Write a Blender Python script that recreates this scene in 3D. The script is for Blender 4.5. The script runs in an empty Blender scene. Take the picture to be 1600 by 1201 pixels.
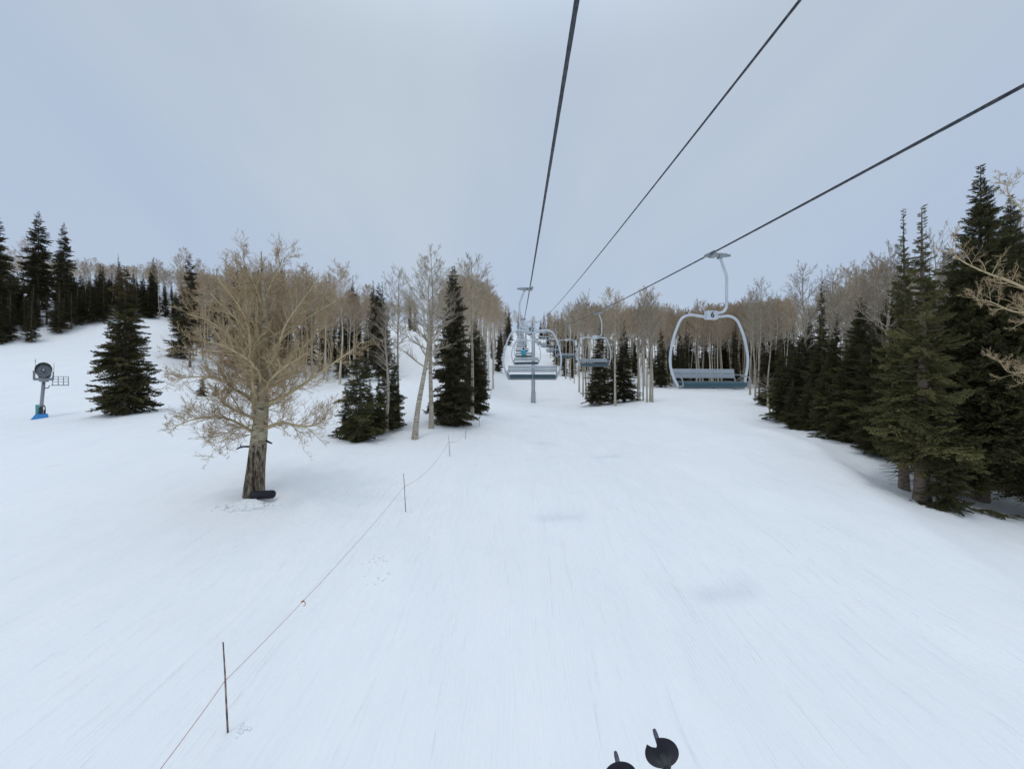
import bpy, bmesh, math, random
import numpy as np
from mathutils import Vector, Matrix
R = math.radians
rng = np.random.default_rng(7)
random.seed(7)
S = bpy.context.scene
COL = S.collection

# ------------------------------------------------------------------ camera, sky, sun
F = 620.0            # focal length in photo pixels (photo 1600 wide)
CZ = 7.0             # eye height of the rider above the snow far below the chair
cam_d = bpy.data.cameras.new('camera'); cam = bpy.data.objects.new('camera', cam_d); COL.objects.link(cam)
cam.location = (0, 0, CZ); cam.rotation_euler = (R(90), 0, 0)
cam_d.sensor_width = 36; cam_d.lens = F/1600*36; cam_d.clip_start = 0.05; cam_d.clip_end = 5000
S.camera = cam
S.view_settings.view_transform = 'Standard'; S.view_settings.look = 'None'
S.view_settings.gamma = 1; S.view_settings.exposure = 0.0

SUN_EL, SUN_AZ = 72, 218          # azimuth measured so that the sun stands behind and to the left
sd = bpy.data.lights.new('sun', 'SUN'); sd.energy = 0.3; sd.angle = R(5); sd.color = (1, .95, .88)
sun = bpy.data.objects.new('sun', sd); COL.objects.link(sun)
sv = Vector((math.sin(R(SUN_AZ))*math.cos(R(SUN_EL)), math.cos(R(SUN_AZ))*math.cos(R(SUN_EL)), math.sin(R(SUN_EL))))
sun.rotation_euler = sv.to_track_quat('Z', 'Y').to_euler()

w = bpy.data.worlds.new('World'); S.world = w; w.use_nodes = True
nt = w.node_tree; nt.nodes.clear()
N = nt.nodes.new; L = nt.links.new
out = N('ShaderNodeOutputWorld')
sky = N('ShaderNodeTexSky'); sky.sky_type = 'NISHITA'; sky.sun_disc = False
sky.sun_elevation = R(SUN_EL); sky.sun_rotation = R(SUN_AZ)
bg1 = N('ShaderNodeBackground'); bg1.inputs[1].default_value = 0.1; L(sky.outputs[0], bg1.inputs[0])
tc = N('ShaderNodeTexCoord'); sep = N('ShaderNodeSeparateXYZ'); L(tc.outputs['Generated'], sep.inputs[0])
def mth(op, a, b=None):
    n = N('ShaderNodeMath'); n.operation = op
    for i, v in enumerate((a, b)):
        if v is None: continue
        if hasattr(v, 'links'): L(v, n.inputs[i])
        else: n.inputs[i].default_value = v
    return n.outputs[0]
zz = mth('ADD', mth('MAXIMUM', sep.outputs[2], 0.0), 0.45)
cb = N('ShaderNodeCombineXYZ'); L(mth('DIVIDE', sep.outputs[0], zz), cb.inputs[0]); L(mth('DIVIDE', sep.outputs[1], zz), cb.inputs[1])
mp = N('ShaderNodeMapping'); L(cb.outputs[0], mp.inputs[0]); mp.inputs['Rotation'].default_value = (0, 0, R(35)); mp.inputs['Scale'].default_value = (1.5, 0.5, 1)
nz = N('ShaderNodeTexNoise'); nz.inputs['Scale'].default_value = 1.15; nz.inputs['Detail'].default_value = 5; nz.inputs['Roughness'].default_value = .5; nz.inputs['Distortion'].default_value = .5
L(mp.outputs[0], nz.inputs['Vector'])
rp = N('ShaderNodeValToRGB'); L(nz.outputs['Fac'], rp.inputs[0])
rp.color_ramp.elements[0].position = .33; rp.color_ramp.elements[0].color = (.465, .57, .745, 1)
rp.color_ramp.elements[1].position = .68; rp.color_ramp.elements[1].color = (.53, .62, .755, 1)
gz = N('ShaderNodeMapRange'); L(sep.outputs[2], gz.inputs[0]); gz.inputs[1].default_value = .05; gz.inputs[2].default_value = .62
ze = N('ShaderNodeValToRGB'); L(nz.outputs['Fac'], ze.inputs[0])
ze.color_ramp.elements[0].position = .34; ze.color_ramp.elements[0].color = (.50, .59, .725, 1)
ze.color_ramp.elements[1].position = .66; ze.color_ramp.elements[1].color = (.575, .66, .73, 1)
cm = N('ShaderNodeMix'); cm.data_type = 'RGBA'; L(gz.outputs[0], cm.inputs[0]); L(rp.outputs[0], cm.inputs[6]); L(ze.outputs[0], cm.inputs[7])
vz = N('ShaderNodeMapRange'); vz.interpolation_type = 'SMOOTHSTEP'; L(sep.outputs[2], vz.inputs[0]); vz.inputs[1].default_value = .60; vz.inputs[2].default_value = .98; vz.inputs[3].default_value = .97; vz.inputs[4].default_value = 1.95
vm = N('ShaderNodeMix'); vm.data_type = 'RGBA'; L(gz.outputs[0], vm.inputs[0]); L(cm.outputs[2], vm.inputs[6]); L(cm.outputs[2], vm.inputs[7])
bg2 = N('ShaderNodeBackground'); L(vm.outputs[2], bg2.inputs[0]); L(vz.outputs[0], bg2.inputs[1])
mx = N('ShaderNodeMixShader'); mx.inputs[0].default_value = .92
L(bg1.outputs[0], mx.inputs[1]); L(bg2.outputs[0], mx.inputs[2]); L(mx.outputs[0], out.inputs[0])

# ------------------------------------------------------------------ helpers
def tag(o, label=None, cat=None, group=None, kind=None):
    if label: o['label'] = label
    if cat: o['category'] = cat
    if group: o['group'] = group
    if kind: o['kind'] = kind
    return o
def empty(name, loc=(0, 0, 0), rz=0, label=None, cat=None, group=None):
    o = bpy.data.objects.new(name, None); COL.objects.link(o)
    o.location = loc; o.rotation_euler = (0, 0, rz); o.empty_display_size = .2
    return tag(o, label, cat, group)
def link(name, me, mat=None, parent=None):
    o = bpy.data.objects.new(name, me); COL.objects.link(o)
    if mat: me.materials.clear(); me.materials.append(mat)
    if parent: o.parent = parent
    return o
def np_mesh(name, V, Fq, smooth=True, tint=None):
    """V (n,3) verts, Fq (m,k) faces with equal k"""
    V = np.asarray(V, np.float32); Fq = np.asarray(Fq, np.int32)
    me = bpy.data.meshes.new(name); k = Fq.shape[1]
    me.vertices.add(len(V)); me.vertices.foreach_set('co', V.ravel())
    me.loops.add(Fq.size); me.loops.foreach_set('vertex_index', Fq.ravel())
    me.polygons.add(len(Fq)); me.polygons.foreach_set('loop_start', np.arange(0, Fq.size, k, dtype=np.int32))
    me.polygons.foreach_set('loop_total', np.full(len(Fq), k, np.int32))
    me.update(calc_edges=True)
    me.polygons.foreach_set('use_smooth', np.full(len(Fq), smooth))
    if tint is not None:
        a = me.attributes.new('tint', 'FLOAT', 'POINT'); a.data.foreach_set('value', np.asarray(tint, np.float32))
    return me
class Geo:
    """collects quads/tris pieces of one part"""
    def __init__(s): s.bm = bmesh.new()
    def box(s, c, size, rot=None, bevel=0):
        m = Matrix.Translation(c) @ (rot.to_4x4() if rot else Matrix.Identity(4)) @ Matrix.Diagonal((*size, 1))
        r = bmesh.ops.create_cube(s.bm, size=1, matrix=m)
        if bevel:
            es = list({e for v in r['verts'] for e in v.link_edges})
            bmesh.ops.bevel(s.bm, geom=es, offset=bevel, segments=2, affect='EDGES', profile=.7)
        return s
    def tube(s, pts, rad, n=8, caps=True):
        pts = [Vector(p) for p in pts]; m = len(pts)
        rr = rad if hasattr(rad, '__len__') else [rad]*m
        rings = []; ref = None
        for i, p in enumerate(pts):
            t = (pts[min(i+1, m-1)] - pts[max(i-1, 0)]).normalized()
            if ref is None:
                ref = t.orthogonal().normalized()
            ref = (ref - t*ref.dot(t)).normalized(); b = t.cross(ref)
            rings.append([s.bm.verts.new(p + (ref*math.cos(2*math.pi*k/n) + b*math.sin(2*math.pi*k/n))*rr[i]) for k in range(n)])
        for a, b_ in zip(rings, rings[1:]):
            for k in range(n):
                s.bm.faces.new((a[k], a[(k+1) % n], b_[(k+1) % n], b_[k])).smooth = True
        if caps:
            s.bm.faces.new(rings[0][::-1]); s.bm.faces.new(rings[-1])
        return s
    def done(s, name, mat=None, parent=None, loc=None):
        bmesh.ops.recalc_face_normals(s.bm, faces=s.bm.faces)
        me = bpy.data.meshes.new(name); s.bm.to_mesh(me); s.bm.free()
        o = link(name, me, mat, parent)
        if loc is not None: o.location = loc
        return o
def smooth_path(pts, k=6):
    """Catmull-Rom through points"""
    P = [Vector(p) for p in pts]; P = [P[0]*2-P[1]] + P + [P[-1]*2-P[-2]]; o = []
    for i in range(1, len(P)-2):
        for j in range(k):
            t = j/k
            o.append(.5*((2*P[i]) + (P[i+1]-P[i-1])*t + (2*P[i-1]-5*P[i]+4*P[i+1]-P[i+2])*t*t + (3*P[i]-P[i-1]-3*P[i+1]+P[i+2])*t**3))
    o.append(P[-2]); return o
KIDS = {}
def copy_tree(o, parent=None):
    c = o.copy(); COL.objects.link(c); c.parent = parent
    for ch in KIDS.get(o.name) or list(o.children): copy_tree(ch, c)
    return c

# ------------------------------------------------------------------ materials
def mat(name, col=(.5, .5, .5), rough=.6, metal=0, build=None, spec=.5):
    m = bpy.data.materials.new(name); m.use_nodes = True
    t = m.node_tree; b = t.nodes['Principled BSDF']
    b.inputs['Base Color'].default_value = (*col, 1); b.inputs['Roughness'].default_value = rough
    b.inputs['Metallic'].default_value = metal; b.inputs['Specular IOR Level'].default_value = spec
    if build: build(t, b)
    return m
def nd(t, typ, **kw):
    n = t.nodes.new(typ)
    for k, v in kw.items():
        if k in n.inputs: n.inputs[k].default_value = v
        else: setattr(n, k, v)
    return n
def ramp(t, src, stops):
    r = t.nodes.new('ShaderNodeValToRGB'); e = r.color_ramp.elements
    while len(e) < len(stops): e.new(.5)
    for i, (p, c) in enumerate(stops): e[i].position = p; e[i].color = (*c, 1)
    t.links.new(src, r.inputs[0]); return r.outputs[0]
def mixc(t, fac, a, b, mode='MIX'):
    n = t.nodes.new('ShaderNodeMix'); n.data_type = 'RGBA'; n.blend_type = mode
    for i, v in ((0, fac), (6, a), (7, b)):
        if hasattr(v, 'links'): t.links.new(v, n.inputs[i])
        else: n.inputs[i].default_value = v if i == 0 else (*v, 1)
    return n.outputs[2]
def noise(t, scale, detail=4, rough=.5, vscale=None, coord='Object', rot=None):
    c = t.nodes.new('ShaderNodeTexCoord'); n = nd(t, 'ShaderNodeTexNoise', Scale=scale, Detail=detail, Roughness=rough)
    src = c.outputs[coord]
    if vscale:
        m = t.nodes.new('ShaderNodeMapping'); m.inputs['Scale'].default_value = vscale
        if rot: m.inputs['Rotation'].default_value = rot
        t.links.new(src, m.inputs[0]); src = m.outputs[0]
    t.links.new(src, n.inputs['Vector']); return n.outputs['Fac']
def bump(t, b, h, strength=.3, dist=.02, prev=None):
    n = nd(t, 'ShaderNodeBump', Strength=strength, Distance=dist); t.links.new(h, n.inputs['Height'])
    if prev: t.links.new(prev, n.inputs['Normal'])
    t.links.new(n.outputs[0], b.inputs['Normal']); return n.outputs[0]

def snow_b(t, b):
    big = noise(t, .09, 5, .55)
    med = noise(t, 1.0, 6, .6, (.9, .16, .9), rot=(0, 0, R(-3)))
    c = ramp(t, big, [(.3, (.905, .905, .895)), (.7, (.95, .94, .925))])
    c = mixc(t, .4, c, ramp(t, med, [(.3, (.86, .87, .87)), (.65, (.955, .945, .93))]))
    trk = noise(t, 5.5, 7, .72, (1, .045, 1), rot=(0, 0, R(-4)))
    c = mixc(t, ramp(t, trk, [(.52, (0, 0, 0)), (.66, (.26, .26, .26))]), c, (.80, .83, .85))
    t.links.new(c, b.inputs['Base Color'])
    p = bump(t, b, noise(t, 9, 5, .65, (1, .10, 1), rot=(0, 0, R(-2))), .28, .03)
    p = bump(t, b, noise(t, 2.2, 5, .6, (1, .35, 1), rot=(0, 0, R(8))), .55, .08, p)
    cd = t.nodes.new('ShaderNodeTexCoord')
    wv = nd(t, 'ShaderNodeTexWave', Scale=3.2, Distortion=.8, Detail=2); wv.wave_type = 'BANDS'; wv.bands_direction = 'X'
    wv.inputs['Detail Scale'].default_value = .4
    mp_ = t.nodes.new('ShaderNodeMapping'); mp_.inputs['Rotation'].default_value = (0, 0, R(1.5)); mp_.inputs['Scale'].default_value = (1, .25, 1)
    t.links.new(cd.outputs['Object'], mp_.inputs[0]); t.links.new(mp_.outputs[0], wv.inputs['Vector'])
    p = bump(t, b, wv.outputs['Fac'], .2, .03, p)
    for sc_, ro_, st_ in ((.55, 5, .35), (.42, -14, .3), (.9, 24, .22)):   # old ski tracks wandering down the slope
        ln_ = ramp(t, noise(t, sc_, 2, .4, (1, .07, 1), rot=(0, 0, R(ro_))), [(.488, (1, 1, 1)), (.5, (0, 0, 0)), (.512, (1, 1, 1))])
        p = bump(t, b, ln_, st_, .03, p)
    bump(t, b, noise(t, 45, 3, .7), .12, .01, p)
M_snow = mat('snow', rough=.62, build=snow_b, spec=.25)

def bark_b(pale, dark, knots=.62, vs=(3, 3, 1.2), twig=None):
    def f(t, b):
        a = noise(t, 3, 6, .65, (1, 1, .35)); k = noise(t, 2.2, 5, .7, (1.2, 1.2, 4.5))
        c = ramp(t, a, [(.3, tuple(v*.68 for v in pale)), (.6, pale), (.8, tuple(min(1, v*1.12) for v in pale))])
        c = mixc(t, ramp(t, k, [(knots, (0, 0, 0)), (knots+.045, (1, 1, 1))]), c, dark)
        oi = t.nodes.new('ShaderNodeObjectInfo')
        c = mixc(t, ramp(t, oi.outputs['Random'], [(0, (0, 0, 0)), (1, (.4, .4, .4))]), c, tuple(v*.65 for v in pale))
        t.links.new(c, b.inputs['Base Color']); bump(t, b, k, .4, .03)
    return f
M_aspen = mat('aspen_bark', rough=.8, build=bark_b((.54, .47, .37), (.07, .055, .04), .56), spec=.2)
M_aspen_far = mat('aspen_bark_weathered', rough=.85, build=bark_b((.66, .58, .46), (.14, .115, .09), .62), spec=.15)
def twig_b(c1, c2, vary=True):
    def f(t, b):
        oi = t.nodes.new('ShaderNodeObjectInfo'); n_ = noise(t, .8, 3)
        c = mixc(t, n_, c1, c2)
        if not vary:
            k = noise(t, 5, 5, .7); c = mixc(t, ramp(t, k, [(.56, (0, 0, 0)), (.62, (.8, .8, .8))]), c, tuple(v*.4 for v in c1))
            t.links.new(c, b.inputs['Base Color']); return
        c = mixc(t, ramp(t, oi.outputs['Random'], [(0, (.75, .75, .75)), (.5, (0, 0, 0))]), c, (c1[0]*.62, c1[1]*.60, c1[2]*.60))
        c = mixc(t, ramp(t, oi.outputs['Random'], [(.6, (0, 0, 0)), (1, (.6, .6, .6))]), c, tuple(v*1.2 for v in c2))
        t.links.new(c, b.inputs['Base Color'])
    return f
M_twig_far = mat('aspen_twigs_brown', rough=.9, build=twig_b((.50, .365, .24), (.57, .445, .31)), spec=.1)
M_twig_pale = mat('aspen_twigs_pale', rough=.9, build=twig_b((.36, .30, .22), (.42, .36, .27)), spec=.1)
M_twig_hero = mat('spreading_aspen_limbs', rough=.85, build=twig_b((.46, .37, .21), (.56, .46, .29), False), spec=.15)
M_twigtip_hero = mat('spreading_aspen_twigs', rough=.9, build=twig_b((.45, .32, .19), (.50, .38, .24), False), spec=.1)
def herobark(t, b):
    cd = t.nodes.new('ShaderNodeTexCoord'); sp = t.nodes.new('ShaderNodeSeparateXYZ'); t.links.new(cd.outputs['Object'], sp.inputs[0])
    fis = noise(t, 3.4, 8, .72, (2.4, 2.4, .55)); k = noise(t, 3, 6, .7, (1, 1, 3))
    pale = ramp(t, k, [(.38, (.09, .07, .05)), (.45, (.34, .29, .20)), (.6, (.50, .44, .31))])
    rough_ = ramp(t, fis, [(.42, (.035, .026, .02)), (.5, (.13, .10, .075)), (.6, (.30, .25, .18))])
    pt = noise(t, .9, 4, .7)
    ad = nd(t, 'ShaderNodeMath', operation='MULTIPLY_ADD'); t.links.new(pt, ad.inputs[0]); ad.inputs[1].default_value = 4.4; t.links.new(sp.outputs[2], ad.inputs[2])
    dv = nd(t, 'ShaderNodeMath', operation='DIVIDE'); t.links.new(ad.outputs[0], dv.inputs[0]); dv.inputs[1].default_value = 8
    t.links.new(mixc(t, ramp(t, dv.outputs[0], [(.54, (0, 0, 0)), (.60, (1, 1, 1))]), rough_, pale), b.inputs['Base Color'])
    bump(t, b, fis, .9, .08)
M_hero_bark = mat('old_aspen_bark', rough=.9, build=herobark, spec=.15)
M_spruce_bark = mat('spruce_bark', rough=.9, build=bark_b((.24, .185, .145), (.06, .045, .035), .55), spec=.1)
def fol_b(d, l, rust=None):
    def f(t, b):
        a = nd(t, 'ShaderNodeAttribute'); a.attribute_name = 'tint'
        oi = t.nodes.new('ShaderNodeObjectInfo')
        c = ramp(t, a.outputs['Fac'], [(0, d), (.55, tuple((x+y)/2 for x, y in zip(d, l))), (1, l)])
        if rust:
            r_ = nd(t, 'ShaderNodeTexCoord'); sp = t.nodes.new('ShaderNodeSeparateXYZ'); t.links.new(r_.outputs['Object'], sp.inputs[0])
            n_ = noise(t, 1.1, 4, .6); ad = nd(t, 'ShaderNodeMath', operation='MULTIPLY_ADD'); t.links.new(n_, ad.inputs[0]); ad.inputs[1].default_value = 6; t.links.new(sp.outputs[2], ad.inputs[2])
            dv = nd(t, 'ShaderNodeMath', operation='DIVIDE'); t.links.new(ad.outputs[0], dv.inputs[0]); dv.inputs[1].default_value = 20
            c = mixc(t, ramp(t, dv.outputs[0], [(.60, (0, 0, 0)), (.82, (.8, .8, .8))]), c, rust)
        c = mixc(t, ramp(t, oi.outputs['Random'], [(0, (0, 0, 0)), (1, (.35, .35, .35))]), c, (d[0]*1.1, d[1]*1.0, d[2]*.9))
        t.links.new(c, b.inputs['Base Color'])
    return f
M_fol = mat('spruce_needles', rough=.7, build=fol_b((.055, .058, .026), (.215, .200, .085)), spec=.2)
M_fol_olive = mat('fir_needles_olive', rough=.7, build=fol_b((.070, .070, .028), (.265, .240, .100)), spec=.2)
M_fol_dark = mat('spruce_needles_dark', rough=.75, build=fol_b((.044, .043, .024), (.185, .162, .080)), spec=.15)
M_fol_rust = mat('spruce_needles_with_cones', rough=.75, build=fol_b((.048, .047, .024), (.21, .185, .080), (.210, .100, .045)), spec=.15)

def paint_b(c, dirt=.25):
    def f(t, b):
        n_ = noise(t, 5, 6, .65); t.links.new(mixc(t, ramp(t, n_, [(.4, (0, 0, 0)), (.75, (dirt,)*3)]), c, tuple(v*.5 for v in c)), b.inputs['Base Color'])
        bump(t, b, noise(t, 60, 3), .05, .002)
    return f
M_galv = mat('pale_painted_steel', rough=.45, metal=.25, build=paint_b((.56, .60, .63)))
M_grey = mat('galvanised_steel', rough=.5, metal=.5, build=paint_b((.33, .35, .37), .5))
M_teal = mat('dark_teal_seat_pad', rough=.55, build=paint_b((.026, .070, .092), .5))
M_slat = mat('pale_grey_slats', rough=.5, build=paint_b((.40, .43, .455), .4))
M_dark = mat('dark_rubber', rough=.6, build=paint_b((.03, .03, .035), .2))
M_text = mat('black_lettering', (.02, .02, .025), .6)
def rope_b(t, b):
    n_ = noise(t, 14, 4, .6); t.links.new(ramp(t, n_, [(.35, (.025, .028, .036)), (.65, (.075, .08, .095))]), b.inputs['Base Color'])
M_rope = mat('wire_rope_steel', rough=.5, metal=.4, build=rope_b)
M_orange = mat('orange_cord', rough=.8, build=paint_b((.42, .14, .09), .5))
def bamboo_b(t, b):
    n_ = noise(t, 4.5, 2, .3, (0.01, 0.01, 1)); t.links.new(ramp(t, n_, [(.42, (.06, .04, .045)), (.5, (.20, .11, .10)), (.56, (.32, .25, .19))]), b.inputs['Base Color'])
M_bamboo = mat('bamboo_pole', rough=.6, build=bamboo_b)
M_blue = mat('blue_painted_skid', rough=.45, build=paint_b((.05, .27, .62), .2))
M_cyan = mat('turquoise_cabinet', rough=.5, build=paint_b((.10, .42, .42), .2))
M_black = mat('black_plastic', spec=.3, rough=.6, build=paint_b((.016, .014, .022), .3))
M_alu = mat('scuffed_aluminium', rough=.35, metal=.8, build=paint_b((.13, .12, .15), .8))
M_jacket = mat('blue_ski_jacket', rough=.8, build=paint_b((.04, .38, .58), .2))
M_trouser = mat('teal_ski_trousers', rough=.8, build=paint_b((.04, .42, .42), .2))
M_skin = mat('skin', rough=.6, build=paint_b((.55, .36, .27), .1))

# ------------------------------------------------------------------ terrain
def W(px, D): return (px-800)/F*D
CP = []
def cp(px, py, D): CP.append((W(px, D), D, -(py-600)/F*D))
for a in [(356,1144,7.5),(634,793,17.5),(703,713,26),(727,687,32),(760,640,50),
          (833,629,75),(960,634,60),(1018,628,60),(890,590,98),(1060,606,90),(1200,609,85),(1130,604,95),
          (1235,668,39),(1215,640,50),(1330,692,29),(1445,770,20),(1545,792,20.5),(1500,900,13.5),(1600,1201,7),
          (400,770,18),(65,652,33),(195,645,32),(0,1201,6.6),(0,900,12.3),(0,700,24),
          (0,545,62),(60,527,68),(165,499,78),(270,502,86),(60,600,45),(230,560,60),(320,619,50),(470,604,70),(545,592,75),
          (560,683,31),(648,685,32),(674,668,35),(708,662,38),(600,664,36),(690,640,44),(690,600,66),(690,560,92),(655,518,128),
          (500,560,100),(440,660,34),(300,650,32)]: cp(*a)
CP += [(3,6,-6.8),(4,14,-6.15),(4,30,-5.2),(3.5,50,-4.1),(4.5,100,-.3),(5,130,5.2),(5,200,18),(6,300,34),(8,400,51),(10,550,68),(0,800,76),
       (50,120,1.5),(60,160,8),(100,200,14),(120,320,34),(35,200,15),(60,420,52),
       (40,20,-6),(45,40,-3),(60,60,-1),(100,60,3),(150,50,6),(200,200,26),(300,500,70),(600,700,85),(600,0,15),
       (-85,110,20.5),(-80,150,28),(-45,130,16),(-60,220,34),(-150,300,50),(-200,150,32),(-150,60,14),(-120,30,5),(-80,10,-2.2),(-300,500,75),(-600,700,90),(-600,0,25),
       (-40,-10,-6.5),(0,-20,-8.2),(40,-15,-7.8),(80,10,-5),(0,-100,-15),(-200,-100,-8),(200,-100,-10),(0,-600,-50),(-600,-600,-40),(600,-600,-45)]
CP = np.array(CP, float)
_S = 50.0
def _k(r2): return .5*r2*np.log(r2+1e-9)
def _fit():
    n = len(CP); P = CP[:, :2]/_S
    d2 = ((P[:, None]-P[None])**2).sum(-1)
    lam = .003 + .0006*(np.hypot(CP[:, 0], CP[:, 1])/_S)**2
    A = np.zeros((n+3, n+3)); A[:n, :n] = _k(d2)+np.diag(lam); A[:n, n] = 1; A[:n, n+1:] = P; A[n, :n] = 1; A[n+1:, :n] = P.T
    return np.linalg.solve(A, np.r_[CP[:, 2], 0, 0, 0]), P
_w, _P = _fit()
WELLS = [(W(1445,20),20,.16,1.3),(W(1545,20.5),20.5,.2,1.8),(W(400,18),18,.06,1.1),(W(195,32),32,.12,2.5),(W(648,32),32,.15,.8),(W(708,38),38,.12,2.2),(W(560,31),31,.08,2)]
_ph = rng.uniform(0, 6.28, (26, 3)); _am = np.geomspace(16, .8, 26)
def ground(x, y):
    x = np.atleast_1d(np.asarray(x, float)); y = np.atleast_1d(np.asarray(y, float)); o = np.empty_like(x)
    for i in range(0, len(x), 20000):
        q = np.stack([x[i:i+20000], y[i:i+20000]], 1)/_S
        d2 = ((q[:, None]-_P[None])**2).sum(-1)
        o[i:i+20000] = _k(d2)@_w[:len(CP)] + _w[len(CP)] + q@_w[len(CP)+1:]
    n_ = 0
    for (a, b, c), l in zip(_ph, _am):
        n_ = n_ + .0042*l**.85*np.sin((x*math.cos(a)+y*math.sin(a)*.6)*6.28/l + b + 1.3*np.sin((x*math.sin(a)-y*math.cos(a))*6.28/(l*2.7)+c))
    o = o + n_
    for (wx, wy, dp, rd) in WELLS:
        r2 = ((x-wx)**2+(y-wy)**2)/rd**2; o = o - dp*np.exp(-r2*1.2)
    # low groomed berm along the right-hand tree edge
    ex = np.interp(y, [8, 13, 20, 29, 39, 50], [15.0, 16.8, 18.9, 22.6, 24.5, 28]); fade = np.clip((y-9)/5, 0, 1)*np.clip((52-y)/12, 0, 1)
    s_ = x-ex; o = o + fade*(.22*np.exp(-(s_+.9)**2/.9) - .10*np.exp(-(s_-1.6)**2/3.0))
    return o + CZ
def g1(x, y): return float(ground(x, y)[0])
n1 = 520
u = np.linspace(-1, 1, n1); ax = np.sinh(u*5.2)/math.sinh(5.2)*850
X, Y = np.meshgrid(ax, ax+14, indexing='ij'); Z = ground(X.ravel(), Y.ravel())
V = np.stack([X.ravel(), Y.ravel(), Z], 1); i = np.arange(n1*n1).reshape(n1, n1)
Fq = np.stack([i[:-1, :-1].ravel(), i[1:, :-1].ravel(), i[1:, 1:].ravel(), i[:-1, 1:].ravel()], 1)
snow = link('ground', np_mesh('ground', V, Fq), M_snow); tag(snow, 'snow covered ski slope with groomed run under the lift', 'snow slope', kind='structure')

# ------------------------------------------------------------------ tree generators
def nrm(v): return v/np.maximum(np.linalg.norm(v, axis=-1, keepdims=True), 1e-9)
class Br:   # a set of curved branches: P(t) = p + d L t + c L t^2
    def __init__(s, p, d, c, Ln, r0, r1): s.p, s.d, s.c, s.L, s.r0, s.r1 = p, d, c, Ln, r0, r1
    def at(s, idx, t): return s.p[idx] + s.d[idx]*(s.L[idx]*t)[:, None] + s.c[idx]*(s.L[idx]*t*t)[:, None]
    def tan(s, idx, t): return nrm(s.d[idx] + 2*s.c[idx]*t[:, None])
    def mesh(s, n, k):
        B = len(s.p); t = np.linspace(0, 1, n+1)
        P = s.p[:, None] + s.d[:, None]*(s.L[:, None]*t)[..., None] + s.c[:, None]*(s.L[:, None]*t*t)[..., None]
        T = nrm(s.d[:, None] + 2*s.c[:, None]*t[None, :, None])
        ref = np.where(np.abs(T[..., 2:3]) > .9, np.array([1., 0, 0]), np.array([0, 0, 1.]))
        A = nrm(np.cross(T, ref)); Bn = np.cross(T, A)
        rr = s.r0[:, None]*(1-t)+s.r1[:, None]*t
        an = np.arange(k)*2*math.pi/k
        V = P[:, :, None] + rr[:, :, None, None]*(A[:, :, None]*np.cos(an)[None, None, :, None] + Bn[:, :, None]*np.sin(an)[None, None, :, None])
        idx = np.arange(B*(n+1)*k).reshape(B, n+1, k); j = (np.arange(k)+1) % k
        Fq = np.stack([idx[:, :-1, :], idx[:, :-1][:, :, j], idx[:, 1:][:, :, j], idx[:, 1:, :]], -1).reshape(-1, 4)
        return V.reshape(-1, 3), Fq
def spawn(par, k, t0, t1, ratio, spread, up, curl, rr=.6, rmin=.006, tipr=.4, g=rng):
    B = len(par.p); idx = np.repeat(np.arange(B), k); n = len(idx)
    t = (np.tile(np.arange(k), B)+g.uniform(0, 1, n))/k*(t1-t0)+t0
    T = par.tan(idx, t); Rn = g.normal(size=(n, 3)); Pn = nrm(Rn-(Rn*T).sum(-1, keepdims=True)*T)
    d = nrm(T + Pn*(spread*g.uniform(.6, 1.3, n))[:, None] + np.array([0, 0, up]))
    Ln = par.L[idx]*ratio*g.uniform(.55, 1.2, n)*(1.15-.55*t)
    r = np.maximum((par.r0[idx]*(1-t)+par.r1[idx]*t)*rr, rmin)
    c = g.normal(size=(n, 3))*curl + np.array([0, 0, curl*.9])
    return Br(par.at(idx, t), d, c, Ln, r, np.maximum(r*tipr, rmin*.6))
def join(parts):
    Vs, Fs, o = [], [], 0
    for V_, F_ in parts: Vs.append(V_); Fs.append(F_+o); o += len(V_)
    return np.concatenate(Vs), np.concatenate(Fs)
def trunk_geo(pts, rad, n=10):
    P = np.array(pts, float); m = len(P); T = nrm(np.gradient(P, axis=0)); A = nrm(np.cross(T, np.array([0, 1., .01]))); B = np.cross(T, A)
    an = np.arange(n)*2*math.pi/n; V_ = P[:, None]+np.asarray(rad)[:, None, None]*(A[:, None]*np.cos(an)[:, None]+B[:, None]*np.sin(an)[:, None])
    idx = np.arange(m*n).reshape(m, n); j = (np.arange(n)+1) % n
    return V_.reshape(-1, 3), np.stack([idx[:-1], idx[:-1][:, j], idx[1:][:, j], idx[1:]], -1).reshape(-1, 4)

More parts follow.
